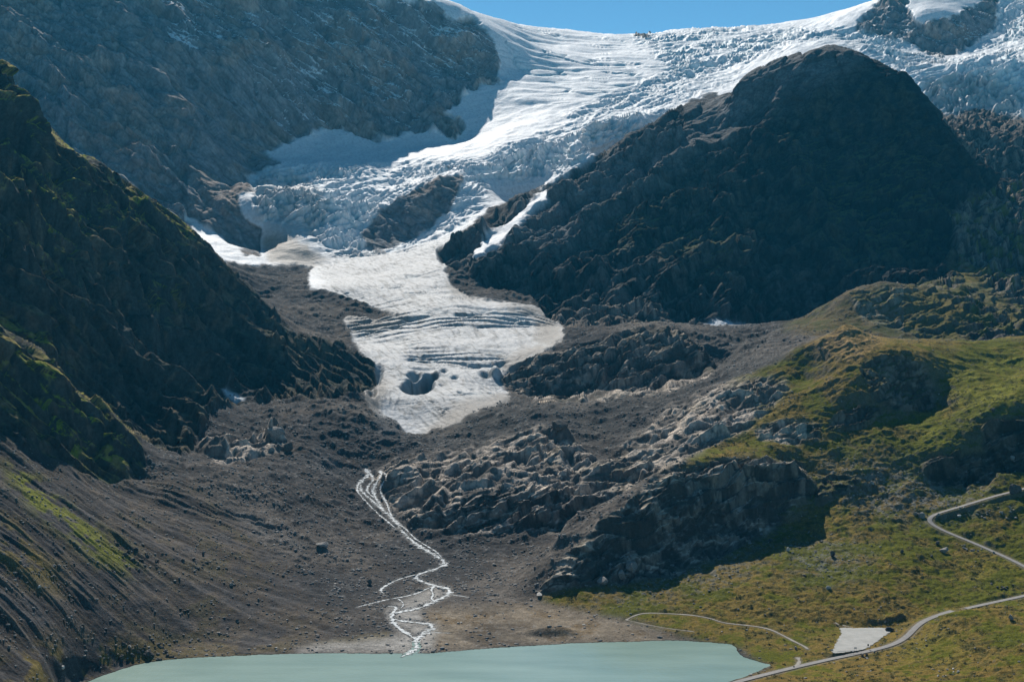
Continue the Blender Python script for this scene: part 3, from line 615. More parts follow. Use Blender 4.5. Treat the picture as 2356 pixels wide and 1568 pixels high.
gl_mask = mask([[(-900,-400),(60,180),(200,340),(430,480),(470,560),(300,520),(200,500),(150,600),(0,560),(-900,500)],[(310,660),(380,650),(430,730),(330,720)],[(-900,400),(0,735),(120,820),(300,1000),(310,1090),(220,1080),(0,900),(-900,800)]], 1100, 2100, 14, 1)
gl = gl*np.clip(gl_mask*1.25+.1, 0, 1)
green = lerp(V3(.24,.26,.025)+0*C, V3(.30,.235,.08), sstep(-.2, .5, nB))
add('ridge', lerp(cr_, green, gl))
cm_ = lerp(V3(.034,.036,.034)+0*C, V3(.065,.056,.036), sstep(-.1, .6, nA*.5+nB)); 
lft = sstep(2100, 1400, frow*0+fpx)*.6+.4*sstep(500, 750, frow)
cm_ = lerp(cm_, V3(.15,.142,.135), lft*.8*sstep(-.5, .5, nB+.3*nC))  # greyer left flank and foot: sunlit look put into the colour
cm_ = lerp(cm_, V3(.21,.205,.20), mask([[(1590,215),(1760,120),(1950,95),(2000,140),(1900,190),(1800,230),(1720,280),(1640,340),(1560,345)],[(1250,440),(1560,260),(1600,340),(1500,420),(1300,560),(1150,600),(1000,600)]], 2300, 3200, 12)*.85); cm_ *= (.6+.85*strk)[:, None]  # paler grey painted where the shoulder and left crest are sunlit
gm = sstep(.66, .82, nz+nB*.1)*mask([[(1380,470),(1560,420),(1700,560),(1760,640),(1600,640),(1520,560),(1400,600)],[(1600,560),(1700,560),(1780,620),(1640,640)],[(1780,300),(2140,300),(2200,520),(1900,600)]], 2100, 3100, 16)*.7
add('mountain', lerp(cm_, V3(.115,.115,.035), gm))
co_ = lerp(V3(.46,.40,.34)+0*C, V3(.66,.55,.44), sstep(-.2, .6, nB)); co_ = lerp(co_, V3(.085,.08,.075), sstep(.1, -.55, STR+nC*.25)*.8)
farR = ((fpx > 2080) & (fY > 1850))
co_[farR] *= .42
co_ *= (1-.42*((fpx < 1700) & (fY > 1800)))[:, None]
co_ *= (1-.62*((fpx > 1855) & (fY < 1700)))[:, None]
co_ *= (1-.55*sstep(.72, .5, nz)*(fY < 1400))[:, None]  # cliff shade painted in: steep faces of the near outcrops darkened
gfar = sstep(.1, .5, nB+nA*.5)*farR*(frow > 420)*.8; co_ = lerp(co_, V3(.10,.11,.02), gfar)
go = sstep(.72, .86, nz+nB*.12)*sstep(-.2, .25, nA)*(fpx > 1240)*(.25+.75*(fpx > 1700))*sstep(2700, 2200, fY)
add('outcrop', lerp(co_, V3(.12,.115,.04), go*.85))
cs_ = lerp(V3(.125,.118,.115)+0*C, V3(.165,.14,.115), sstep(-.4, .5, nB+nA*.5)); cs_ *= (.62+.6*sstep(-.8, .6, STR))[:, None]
gs = mask([[(0,1050),(60,1080),(180,1190),(300,1270),(330,1330),(230,1290),(100,1190),(30,1110)]], 800, 1500, 8)*sstep(-.3, .2, nB+STR*.3+.1)
gs2 = mask([[(-300,1150),(0,1180),(110,1290),(160,1370),(60,1330),(0,1280),(-300,1240)],[(120,1490),(330,1480),(500,1500),(350,1520),(200,1560),(60,1568),(0,1568),(0,1510)],[(330,1480),(420,1495),(640,1490),(690,1480),(660,1500),(420,1512),(330,1530)]], 700, 1500, 12)*sstep(-.25, .25, nB+STR*.25)
cs_ = lerp(cs_, V3(.26,.28,.03), gs*.95); cs_ = lerp(cs_, V3(.27,.21,.05), gs2*.85)
gs3 = sstep(.0, .5, nA)*sstep(.1, .5, nB)*.4; cs_ = lerp(cs_, V3(.12,.115,.05), gs3)
add('scree', cs_*V3(.70,.68,.66))
cmo = lerp(V3(.125,.122,.122)+0*C, V3(.17,.148,.128), sstep(-.4, .5, nA+nB*.5))
cmo = lerp(cmo, V3(.15,.148,.14), mask([[(1000,930),(1600,880),(1700,900),(1500,1000),(1000,1060)],[(1560,740),(1830,740),(1860,800),(1760,860),(1500,930)]], 1500, 2200, 20)*.8)
delta = mask([[(970,1400),(1240,1380),(1430,1420),(1620,1475),(1500,1480),(1200,1490),(1040,1497),(980,1490),(970,1440)]], 900, 1250, 7)
cmo = lerp(cmo, V3(.265,.215,.155), delta*.9); cmo = lerp(cmo, V3(.19,.13,.065), delta*sstep(.1, .5, nB)*.6)
bank = mask([[(640,1482),(720,1478),(900,1450),(900,1470),(880,1480),(690,1488)],[(330,1490),(420,1495),(560,1488),(650,1482),(680,1495),(420,1512),(330,1530)]], 900, 1200, 3)
cmo = lerp(cmo, V3(.17,.135,.045), bank*.85)
sand = mask([[(670,1492),(700,1484),(880,1465),(910,1455),(950,1470),(960,1500),(680,1503)],[(880,1400),(1000,1340),(1040,1365),(970,1400),(980,1430),(1010,1440),(1000,1500),(930,1500),(900,1430)]], 900, 1280, 4)
cmo = lerp(cmo, V3(.38,.36,.33), sand*.9)
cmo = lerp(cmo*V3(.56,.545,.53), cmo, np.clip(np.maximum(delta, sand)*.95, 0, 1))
cmo = lerp(cmo, V3(.36,.345,.32), STRM*.6)
scar = mask([[(500,1148),(560,1160),(640,1232),(600,1242),(530,1190)],[(715,1035),(790,1075),(760,1105)],[(620,1200),(700,1240),(690,1262)],[(430,1200),(500,1190),(560,1250),(480,1240)],[(880,930),(940,1010),(860,1000)]], 1100, 1800, 5); cmo = lerp(cmo, V3(.15,.15,.15), scar*.8)
cmo = lerp(cmo, V3(.17,.15,.13), sstep(.1, .55, nA)*.55); cmo = lerp(cmo, V3(.06,.057,.055), sstep(.15, .6, -nA+.3*nB)*.5)
peb = sstep(.45, .9, nC+.3*nB); cmo = lerp(cmo, V3(.26,.25,.235), peb*.4)
cmo *= (.85+.25*sstep(-.6, .6, STR))[:, None]
cmo = lerp(cmo, V3(.62,.66,.7), np.maximum(mask([[(508,889),(520,892),(545,905),(565,918),(540,921),(522,908)]], 1500, 2000, 1, .3), 0))
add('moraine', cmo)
gg = lerp(V3(.105,.108,.009)+0*C, V3(.21,.145,.034), sstep(-.3, .3, nA*.6+nB*.8+nC*.35+.03))
gg = lerp(gg, V3(.42,.27,.12), .9*mask([[(1850,800),(1930,745),(1990,752),(2040,780),(2010,800),(1960,830),(1890,820)]], 1500, 1700, 8))
gg = lerp(gg, V3(.21,.22,.022), mask([[(2150,830),(2355,800),(2355,950),(2260,960),(2170,900)],[(2080,960),(2160,960),(2200,1010),(2250,1060),(2180,1060),(2100,1000)],[(2200,1330),(2355,1290),(2355,1340),(2250,1350)],[(2050,1510),(2140,1470),(2230,1500),(2120,1530)]], 640, 1800, 14)*.75*sstep(-.4, .3, nB))
dryg = mask([[(2150,1210),(2355,1180),(2355,1260),(2230,1240)],[(1950,1330),(2230,1390),(2160,1405),(1900,1370)],[(1480,1500),(2355,1540),(2355,1600),(1480,1600)],[(1900,1400),(2000,1395),(2020,1420),(1900,1425)]], 640, 1400, 14)
gg = lerp(gg, V3(.215,.135,.035), dryg*.7*sstep(-.5, .4, nB+nC*.4))
gg = lerp(gg, V3(.035,.045,.015), sstep(.12, .45, nC+.5*nB)*.65)
rock_in = mask([[(1400,1330),(1640,1295),(1760,1230),(1800,1260),(1640,1340),(1480,1370),(1350,1385)],[(1880,1040),(2130,1080),(2280,1120),(2350,1110),(2200,1170),(2000,1180),(1900,1120)],[(1790,1240),(2000,1270),(1980,1310),(1830,1310)]], 640, 1800, 16)
gg = lerp(gg, V3(.23,.22,.205), rock_in*.75*sstep(-.05, .35, nC+.25*nB)); gg = lerp(gg, V3(.07,.07,.065), rock_in*.5*sstep(.0, .4, -nC))
stp = sstep(.84, .66, nz+nC*.10); gg = lerp(gg, V3(.14,.125,.11), stp*.6)
add('grass', gg)
ci_ = lerp(V3(.84,.85,.86)+0*C, V3(.22,.43,.50), CREV*.85)
fing = np.zeros(N, np.float32); fing[i] = 0
ci_ = lerp(ci_, lerp(V3(.37,.37,.365)+0*C, V3(.22,.22,.215), sstep(-.1, .75, STR+.35*nC)), np.clip(mask([[(700,600),(1040,540),(1100,690),(1300,760),(1160,870),(1180,920),(945,1010),(820,900),(780,720)]], 1690, 2950, 10), 0, 1)*(.75+.25*sstep(-.2, .7, STR+.3*nB)))
ci_ = lerp(ci_, V3(.05,.09,.12), DEEP*.8)  # cave hollows: dark blue ice, with their deep shade painted in
dd_ = DIRT*sstep(-.8, .2, nC*.5+nB*.6+STR*.25+DIRT-.4)
ci_ = lerp(ci_, V3(.27,.25,.225), dd_)
ci_ = lerp(ci_, V3(.46,.40,.33), mask([[(600,545),(660,540),(740,590),(700,608),(625,600)]], 2600, 3000, 5)*.8)
add('ice', ci_)
add('far', V3(.75,.78,.8)+0*C)
wet = sstep(1.6, .2, np.abs(SHD)); C *= (1-.55*wet)[:, None]
C = lerp(C, V3(.22,.19,.16), PATH_MARK*.5*(W[6] > .3))
C *= (1+.22*nC)[:, None]
C = lerp(C, V3(.66,.69,.72), np.maximum(mask([[(508,889),(520,892),(545,905),(565,918),(540,921),(522,908)]], 1500, 2000, 1, .3), mask([[(1615,738),(1650,733),(1700,740),(1728,748),(1690,751),(1640,746)],[(1785,728),(1808,724),(1800,732)]], 2150, 2700, 1, .3)))
C = np.clip(C, .006, .90)
print('colours', time.time()-T0)

# ------------------------------------------------------------------ materials
def mat(name):
    m = bpy.data.materials.new(name); m.use_nodes = True; nt = m.node_tree
    b = nt.nodes['Principled BSDF']; return m, nt, b
def nd(nt, t, **kw):
    n_ = nt.nodes.new(t)
    for k_, v in kw.items():
        if k_ in n_.inputs: n_.inputs[k_].default_value = v
        else: setattr(n_, k_, v)
    return n_
def land_material(name, tex, amp, rough=.95, vary=.35, crack=0.0, stretch=None, tilt=0):
    m, nt, b = mat(name); L = nt.links
    geo = nd(nt, 'ShaderNodeNewGeometry'); at = nd(nt, 'ShaderNodeVertexColor', layer_name='albedo')
    n1 = nd(nt, 'ShaderNodeTexNoise'); n1.inputs['Scale'].default_value = 1/tex; n1.inputs['Detail'].default_value = 7; n1.inputs['Roughness'].default_value = .68
    n2 = nd(nt, 'ShaderNodeTexNoise'); n2.inputs['Scale'].default_value = 1/(tex*.28); n2.inputs['Detail'].default_value = 4; n2.inputs['Roughness'].default_value = .7
    src = geo.outputs['Position']
    if stretch:
        r0 = nd(nt, 'ShaderNodeMapping'); r0.inputs['Rotation'].default_value = (0, -tilt, 0); L.new(src, r0.inputs[0])
        r1 = nd(nt, 'ShaderNodeMapping'); r1.inputs['Scale'].default_value = (stretch[0], stretch[1], 1); L.new(r0.outputs[0], r1.inputs[0]); src = r1.outputs[0]
    L.new(src, n1.inputs['Vector']); L.new(src, n2.inputs['Vector'])
    mr = nd(nt, 'ShaderNodeMapRange'); mr.inputs[1].default_value = .3; mr.inputs[2].default_value = .7; mr.inputs[3].default_value = 1-vary; mr.inputs[4].default_value = 1+vary
    L.new(n2.outputs[0], mr.inputs[0])
    mx = nd(nt, 'ShaderNodeMix', data_type='RGBA', blend_type='MULTIPLY'); mx.inputs[0].default_value = 1
    L.new(at.outputs[0], mx.inputs[6]); L.new(mr.outputs[0], mx.inputs[7])
    L.new(mx.outputs[2], b.inputs['Base Color']); b.inputs['Roughness'].default_value = rough
    b.inputs['Specular IOR Level'].default_value = .05
    bp = nd(nt, 'ShaderNodeBump'); bp.inputs['Distance'].default_value = amp; bp.inputs['Strength'].default_value = .9
    if crack > 0:
        vo = nd(nt, 'ShaderNodeTexVoronoi'); vo.inputs['Scale'].default_value = 1/(tex*.9); vo.distance = 'CHEBYCHEV'
        wp = nd(nt, 'ShaderNodeVectorMath', operation='MULTIPLY_ADD'); wp.inputs[1].default_value = (tex*.5,)*3
        L.new(n1.outputs[1], wp.inputs[0]); L.new(geo.outputs['Position'], wp.inputs[2]); L.new(wp.outputs[0], vo.inputs['Vector'])
        ad = nd(nt, 'ShaderNodeMath', operation='MULTIPLY_ADD'); ad.inputs[1].default_value = crack
        L.new(vo.outputs[0], ad.inputs[0]); L.new(n1.outputs[0], ad.inputs[2]); L.new(ad.outputs[0], bp.inputs['Height'])
    else: L.new(n1.outputs[0], bp.inputs['Height'])
    L.new(bp.outputs[0], b.inputs['Normal'])
    return m
M_ROCK = land_material('far_rock', 22, 4.5, crack=.3, vary=.28, stretch=(.30, 1, .26), tilt=.9)
M_RIDGE = land_material('ridge_rock', 15, 6, crack=.5)
M_OUT = land_material('polished_rock', 10, 3.6, crack=.5, vary=.3)
M_SCREE = land_material('scree', 4.5, 1.9, vary=.45)
M_GRASS = land_material('alpine_grass', 3.2, 1.5, vary=.62)
M_ICE = land_material('glacier_ice', 13, 2.2, rough=.6, vary=.07)
ZMAT = {'wall': ('mountain_wall', M_ROCK), 'ridge': ('mountain_ridge', M_RIDGE), 'mountain': ('mountain', M_RIDGE), 'outcrop': ('rock_outcrop', M_OUT), 'scree': ('scree_slope', M_SCREE),
        'moraine': ('moraine', M_SCREE), 'grass': ('grassy_hillside', M_GRASS), 'ice': ('glacier', M_ICE), 'far': ('snowfield', M_ICE)}

def mesh_obj(name, V_, quads, mats=(), parent=None, cols=None, smooth=False):
    me = bpy.data.meshes.new(name); V_ = np.asarray(V_, np.float32); quads = np.asarray(quads, np.int32); kk = quads.shape[1]
    me.vertices.add(len(V_)); me.vertices.foreach_set('co', V_.ravel())
    me.loops.add(quads.size); me.loops.foreach_set('vertex_index', quads.ravel())
    me.polygons.add(len(quads)); me.polygons.foreach_set('loop_start', np.arange(0, quads.size, kk, dtype=np.int32))
    if smooth: me.polygons.foreach_set('use_smooth', np.ones(len(quads), bool))
    me.update(calc_edges=True)
    if cols is not None:
        ca = me.color_attributes.new('albedo', 'FLOAT_COLOR', 'POINT')
        ca.data.foreach_set('color', np.concatenate([cols, np.ones((len(cols), 1), np.float32)], 1).astype(np.float32).ravel())
    for m in mats: me.materials.append(m)
    o = bpy.data.objects.new(name, me); COL.objects.link(o)
    if parent: o.parent = parent
    return o
def tag(o, label=None, cat=None, group=None, kind=None):
    if label: o['label'] = label
    if cat: o['category'] = cat
    if group: o['group'] = group
    if kind: o['kind'] = kind
    return o
nr, nc = SH
ids = np.arange(nr*nc).reshape(nr, nc)
quads = np.stack([ids[:-1, :-1], ids[:-1, 1:], ids[1:, 1:], ids[1:, :-1]], -1).reshape(-1, 4)
zone = W.argmax(0).astype(np.int8)
qz = zone[quads[:, 0]]
for zi, zn in enumerate(ZN):
    sel = quads[qz == zi]
    if len(sel) == 0: continue
    used = np.zeros(N, bool); used[sel.ravel()] = True
    mp = np.cumsum(used)-1
    o = mesh_obj(ZMAT[zn][0], P[used], mp[sel], [ZMAT[zn][1]], cols=C[used])
    tag(o, kind='structure')
print('terrain meshes', time.time()-T0)

# lake surface
def poly_fill(name, pl, z, m, kind='structure'):
    import bmesh
    bm = bmesh.new(); vs = [bm.verts.new((a[0], a[1], z)) for a in pl]; f = bm.faces.new(vs)
    bmesh.ops.triangulate(bm, faces=[f]); 
    for f in bm.faces:
        if f.normal.z < 0: f.normal_flip()
    me = bpy.data.meshes.new(name); bm.to_mesh(me); me.materials.append(m); o = bpy.data.objects.new(name, me); COL.objects.link(o); tag(o, kind=kind); return o
m, nt, b = mat('glacial_water'); L = nt.links
geo = nd(nt, 'ShaderNodeNewGeometry')
mp_ = nd(nt, 'ShaderNodeMapping'); mp_.inputs['Scale'].default_value = (.012, .05, 1); L.new(geo.outputs['Position'], mp_.inputs[0])
n1 = nd(nt, 'ShaderNodeTexNoise'); n1.inputs['Scale'].default_value = 1; n1.inputs['Detail'].default_value = 4; L.new(mp_.outputs[0], n1.inputs['Vector'])
cr = nd(nt, 'ShaderNodeValToRGB'); cr.color_ramp.elements[0].position = .3; cr.color_ramp.elements[0].color = (.23, .33, .285, 1); cr.color_ramp.elements[1].position = .72; cr.color_ramp.elements[1].color = (.31, .42, .36, 1)
L.new(n1.outputs[0], cr.inputs[0]); L.new(cr.outputs[0], b.inputs['Base Color']); b.inputs['Roughness'].default_value = .12; b.inputs['Specular IOR Level'].default_value = .5
n2 = nd(nt, 'ShaderNodeTexNoise'); n2.inputs['Scale'].default_value = .35; n2.inputs['Detail'].default_value = 5; L.new(geo.outputs['Position'], n2.inputs['Vector'])
bp = nd(nt, 'ShaderNodeBump'); bp.inputs['Distance'].default_value = .22; bp.inputs['Strength'].default_value = .8; L.new(n2.outputs[0], bp.inputs['Height']); L.new(bp.outputs[0], b.inputs['Normal'])
big = [(-420, 560), (-420, 1110), (330, 1110), (330, 560)]
poly_fill('lake', [(-330, 600), (260, 600), (260, 1075), (-330, 1075)], 0.0, m)

# ribbons
def ribbon(name, ln, hw, m, lift=0.0, jit=0.0, nx=3, seed=0):
    ln = np.asarray(ln); t = np.gradient(ln[:, :2], axis=0); t /= np.linalg.norm(t, axis=1)[:, None]+1e-9
    nrm = np.stack([-t[:, 1], t[:, 0]], 1); r_ = np.random.default_rng(seed)
    vs = []; w = hw*(1+jit*np.interp(np.arange(len(ln)), np.arange(0, len(ln)+4, 3), r_.normal(size=len(np.arange(0, len(ln)+4, 3)))) ) if jit else np.full(len(ln), hw)
    w = np.maximum(w, hw*.3)
    if jit > .3:
        e_ = np.arange(len(ln)); w = w*np.clip((len(ln)-1-e_)/8+.15, 0, 1)*np.clip(e_/5+.3, 0, 1)
    w0 = w
    for k_ in range(nx+1):
        f = k_/nx*2-1
        if jit > .3:
            e2 = np.arange(0, len(ln)+2, 1.0); w = np.maximum(w0*(1+.27*np.interp(np.arange(len(ln)), e2, r_.normal(size=len(e2)))), .1)*1.0 if k_ in (0, nx) else w0
        vs.append(np.stack([ln[:, 0]+nrm[:, 0]*f*w, ln[:, 1]+nrm[:, 1]*f*w, ln[:, 2]+lift+(1-f*f)*.05], 1))
    vs = np.stack(vs, 1).reshape(-1, 3); n_ = len(ln); a = np.arange(n_*(nx+1)).reshape(n_, nx+1)
    q = np.stack([a[:-1, :-1], a[:-1, 1:], a[1:, 1:], a[1:, :-1]], -1).reshape(-1, 4)
    # face up
    v0, v1, v2 = vs[q[0, 0]], vs[q[0, 1]], vs[q[0, 2]]
    if np.cross(v1-v0, v2-v0)[2] < 0: q = q[:, ::-1]
    ec = None
    if jit > .3:
        e_ = np.clip(1-np.abs(np.arange(nx+1)/nx*2-1), 0, 1); e_ = np.tile(e_, n_)[:, None]*np.ones(3)
        ec = e_
    return tag(mesh_obj(name, vs, q, [m], cols=ec), kind='structure')
def water_material(name, scale, bias):
    m, nt, b = mat(name); L = nt.links; geo = nd(nt, 'ShaderNodeNewGeometry'); at = nd(nt, 'ShaderNodeVertexColor', layer_name='albedo')
    n1 = nd(nt, 'ShaderNodeTexNoise'); n1.inputs['Scale'].default_value = scale; n1.inputs['Detail'].default_value = 6; n1.inputs['Roughness'].default_value = .7
    L.new(geo.outputs['Position'], n1.inputs['Vector'])
    cr = nd(nt, 'ShaderNodeValToRGB'); cr.color_ramp.elements[0].position = .35; cr.color_ramp.elements[0].color = (.24, .27, .265, 1); cr.color_ramp.elements[1].position = .58; cr.color_ramp.elements[1].color = (.80, .82, .82, 1)
    L.new(n1.outputs[0], cr.inputs[0]); L.new(cr.outputs[0], b.inputs['Base Color']); b.inputs['Roughness'].default_value = .85; b.inputs['Specular IOR Level'].default_value = .08
    a1 = nd(nt, 'ShaderNodeMath', operation='MULTIPLY_ADD'); a1.inputs[1].default_value = 7; a1.inputs[2].default_value = bias-3.5; L.new(n1.outputs[0], a1.inputs[0])
    sp = nd(nt, 'ShaderNodeSeparateColor'); L.new(at.outputs[0], sp.inputs[0])
    a2 = nd(nt, 'ShaderNodeMath', operation='MULTIPLY_ADD'); a2.inputs[1].default_value = 2.2; a2.use_clamp = True; L.new(sp.outputs[0], a2.inputs[0]); L.new(a1.outputs[0], a2.inputs[2])
    L.new(a2.outputs[0], b.inputs['Alpha'])
    bp = nd(nt, 'ShaderNodeBump'); bp.inputs['Distance'].default_value = .4; L.new(n1.outputs[0], bp.inputs['Height']); L.new(bp.outputs[0], b.inputs['Normal'])
    return m
def simple(name, c0, c1, scale, rough=.9, bump=.05, detail=5, lo=.35, hi=.65):
    m, nt, b = mat(name); L = nt.links; geo = nd(nt, 'ShaderNodeNewGeometry')
    n1 = nd(nt, 'ShaderNodeTexNoise'); n1.inputs['Scale'].default_value = scale; n1.inputs['Detail'].default_value = detail; n1.inputs['Roughness'].default_value = .65
    L.new(geo.outputs['Position'], n1.inputs['Vector'])
    cr = nd(nt, 'ShaderNodeValToRGB'); cr.color_ramp.elements[0].position = lo; cr.color_ramp.elements[0].color = (*c0, 1); cr.color_ramp.elements[1].position = hi; cr.color_ramp.elements[1].color = (*c1, 1)
    L.new(n1.outputs[0], cr.inputs[0]); L.new(cr.outputs[0], b.inputs['Base Color']); b.inputs['Roughness'].default_value = rough; b.inputs['Specular IOR Level'].default_value = .2
    bp = nd(nt, 'ShaderNodeBump'); bp.inputs['Distance'].default_value = bump; L.new(n1.outputs[0], bp.inputs['Height']); L.new(bp.outputs[0], b.inputs['Normal'])
    return m
M_ROAD = simple('asphalt', (.24, .225, .21), (.31, .295, .275), .35, .85, .02)
M_PATH = simple('trodden_gravel', (.27, .24, .20), (.40, .37, .32), .5, .95, .06)
M_PARK = simple('pale_gravel', (.33, .325, .30), (.46, .45, .42), .12, .95, .05, 9, .3, .7)
M_FOAM = water_material('white_water', .34, -.95)
M_SHAL = water_material('shallow_stream', .26, -.35)
for (nm, ln, hw) in road_lines: ribbon('road', ln, hw, M_ROAD, .06)
for (ln, hw) in path_lines: ribbon('path', ln, hw, M_PATH, .05, .18, 2, 3)
poly_fill('car_park', cps, CPZ+.02, M_PARK)
for k_, (ln, hw) in enumerate(stream_lines):
    ribbon('river', ln, hw*2.0, M_FOAM if ln[:, 2].mean() > 9 else M_SHAL, .12+.004*k_, .4, 6, 11+k_)
print('ribbons', time.time()-T0)

# ------------------------------------------------------------------ boulders, rubble, car, sign
import bmesh
from mathutils import noise as mnoise, Vector as Vec
M_BOULD = simple('boulder_stone', (.20, .19, .175), (.42, .39, .35), .9, .95, .25)
M_BDARK = simple('dark_boulder_stone', (.06, .06, .055), (.15, .14, .125), .8, .95, .25)
M_BPALE = simple('pale_boulder_stone', (.48, .45, .40), (.66, .62, .56), .8, .9, .2)
def rock_mesh(name, seed, sub=3, sharp=.75):
    bm = bmesh.new(); bmesh.ops.create_icosphere(bm, subdivisions=sub, radius=1)
    r_ = random.Random(seed); pl = []
    for _ in range(14):
        v = Vec((r_.gauss(0, 1), r_.gauss(0, 1), r_.gauss(0, 1))).normalized(); pl.append((v, r_.uniform(.45, .82)))
    for v in bm.verts:
        c = v.co.copy()
        for n_, d in pl:
            t = c.dot(n_)
            if t > d: c -= n_*(t-d)*sharp*1.33
        c *= 1+.10*mnoise.noise(v.co*2.1+Vec((seed, 0, 0)))+.05*mnoise.noise(v.co*6+Vec((0, seed, 0)))
        v.co = c
    me = bpy.data.meshes.new(name); bm.to_mesh(me); bm.free(); return me
RM = [rock_mesh('boulder', k_*3+1) for k_ in range(8)]
def boulder(c, row, wpx, hpx, matr, label, group=None, rot=0, k_=0, ymin=0, cat='boulder', dep=None):
    x, y, z = ground_at(c, row, ymin); s = y/F
    o = bpy.data.objects.new('boulder', RM[k_ % 8].copy()); COL.objects.link(o); o.data.materials.append(matr)
    w_, h_ = wpx*s/2, hpx*s/2
    o.scale = (w_, dep*s/2 if dep else w_*.8, h_*1.25); o.location = (x, y+w_*.4, z+h_*.75); o.rotation_euler = (0, rot, k_*1.1 if not rot else 0)
    tag(o, label, cat, group); return o
BL = [
 (1907,1356,14,9,M_BPALE,'bright white boulder alone on the grassy slope above the car park',0),
 (1242,1373,22,11,M_BPALE,'flat pale boulder at the lower tip of the big rock outcrop',0),
 (2326,1426,16,13,M_BOULD,'pale rounded boulder right of the road at the right edge, above the bend',0),
 (1915,1280,16,13,M_BDARK,'dark blocky boulder on the green slope left of the hairpin bend',0),
 (2157,1255,15,9,M_BDARK,'dark capped boulder on the grass below the hairpin bend',0),
 (2172,1272,30,11,M_BOULD,'long tilted slab boulder lying on the grass below the hairpin bend',-.35),
 (2075,1273,11,9,M_BDARK,'small dark boulder in the grass left of the long tilted slab',0),
 (2143,1281,9,8,M_BDARK,'round dark boulder just below and left of the long tilted slab',0),
 (2120,1192,18,14,M_BOULD,'grey boulder touching the outer edge of the hairpin bend',0),
 (2108,1186,20,10,M_BOULD,'flat grey boulder just outside the hairpin bend, farther left',0),
 (2158,1190,16,8,M_BOULD,'low boulder on the inside of the hairpin bend',0),
 (2208,1189,14,6,M_BPALE,'flat pale boulder on dry grass right of the hairpin bend',0),
 (2338,1140,40,24,M_BDARK,'large dark boulder directly below the upper road at the right edge',0),
 (1984,1511,13,9,M_BDARK,'dark boulder on the road verge below the car park entrance',0),
 (1994,1509,10,7,M_BDARK,'smaller dark boulder right beside the one below the car park entrance',0),
 (2011,1501,8,6,M_BOULD,'grey boulder on the road verge under the sign post',0),
 (1831,1494,10,8,M_BOULD,'grey boulder in the grass left below the end of the foot path',0),
 (1853,1505,7,5,M_BDARK,'small dark boulder in the grass between path end and road',0),
 (1826,1536,7,4,M_BDARK,'dark stone where the short spur path meets the road',0),
 (1384,1345,36,18,M_BOULD,'big pale rounded boulder at the foot of the outcrop, left one of two',0),
 (1428,1336,40,26,M_BOULD,'broad pale boulder at the foot of the outcrop, right one of two',0),
 (1455,1315,44,24,M_BOULD,'humped pale boulder leaning on the outcrop foot above its two neighbours',0),
 (1290,888+105,62,30,M_BDARK,'large dark rounded boulder on top of the middle outcrop',0),
 (632,1012,44,42,M_BOULD,'tall pale rock block standing on the moraine left of the stream head',0),
 (662,1040,34,24,M_BDARK,'dark rock block at the right foot of the tall pale block',0),
 (545,1500,0,0,None,'',0),
 (340,1511,32,14,M_BDARK,'large black boulder at the lake shore among the left side rubble',0),
 (298,1492,12,8,M_BOULD,'pale flat boulder at the top of the shore rubble on the left',0),
 (143,1540,14,9,M_BPALE,'whitish boulder on the grass left of the lake corner',0),
 (20,1492,10,8,M_BOULD,'grey boulder on the scree at the far left edge',0),
 (89,1352,13,7,M_BPALE,'pale slab boulder lying on the rilled scree at the left',0),
 (545,1429,9,7,M_BDARK,'lone dark boulder on the brown moraine above the left shore',0),
 (531,1348,11,8,M_BOULD,'grey boulder midway up the brown moraine left of the stream',0),
 (740,1262,38,16,M_BOULD,'long ribbed boulder on the moraine slope left of the stream',.2),
 (604,1115,13,6,M_BOULD,'small pale boulder high on the moraine left of the stream',0),
 (467,1277,9,9,M_BDARK,'dark upright boulder on the moraine above the left rubble',0),
 (850,1345,20,12,M_BDARK,'dark boulder beside the left arm of the stream',0),
 (1138,1248,0,0,None,'',0),
 (1098,1350,5,4,M_BDARK,'small dark stone on the flat gravel right of the stream',0),
 (1137,1300,12,6,M_BOULD,'low grey boulder on the gravel slope right of the stream bend',0),
 (1139,1502,5,4,M_BDARK,'tiny dark rock poking out of the lake near the far shore',0),
 (1886,808,13,12,M_BDARK,'black boulder on the dry grass near the top of the grassy hill',0),
 (2006,1120-5,15,9,M_BOULD,'grey boulder on the rubble slope under the grassy hill',0),
 (2330,1160-100,16,12,M_BOULD,'grey boulder in the bright grass at the right edge',0),
 (2285,1038-90,14,9,M_BDARK,'dark boulder in the bright grass hollow',0),
 (1755,1222,10,9,M_BPALE,'pale boulder just right of the shadowed cliff',0),
 (1813,1268,12,11,M_BPALE,'pale boulder in the stone field below the shadowed cliff',0),
 (1772,1236+10,12,10,M_BDARK,'dark boulder at the right end of the cliff shadow',0),
]
for k_, (c, row, w_, h_, mt_, lab, rot) in enumerate(BL):
    if not w_: continue
    boulder(c, row, w_, h_, mt_, lab, 'single boulders lying on the slopes', rot, k_)
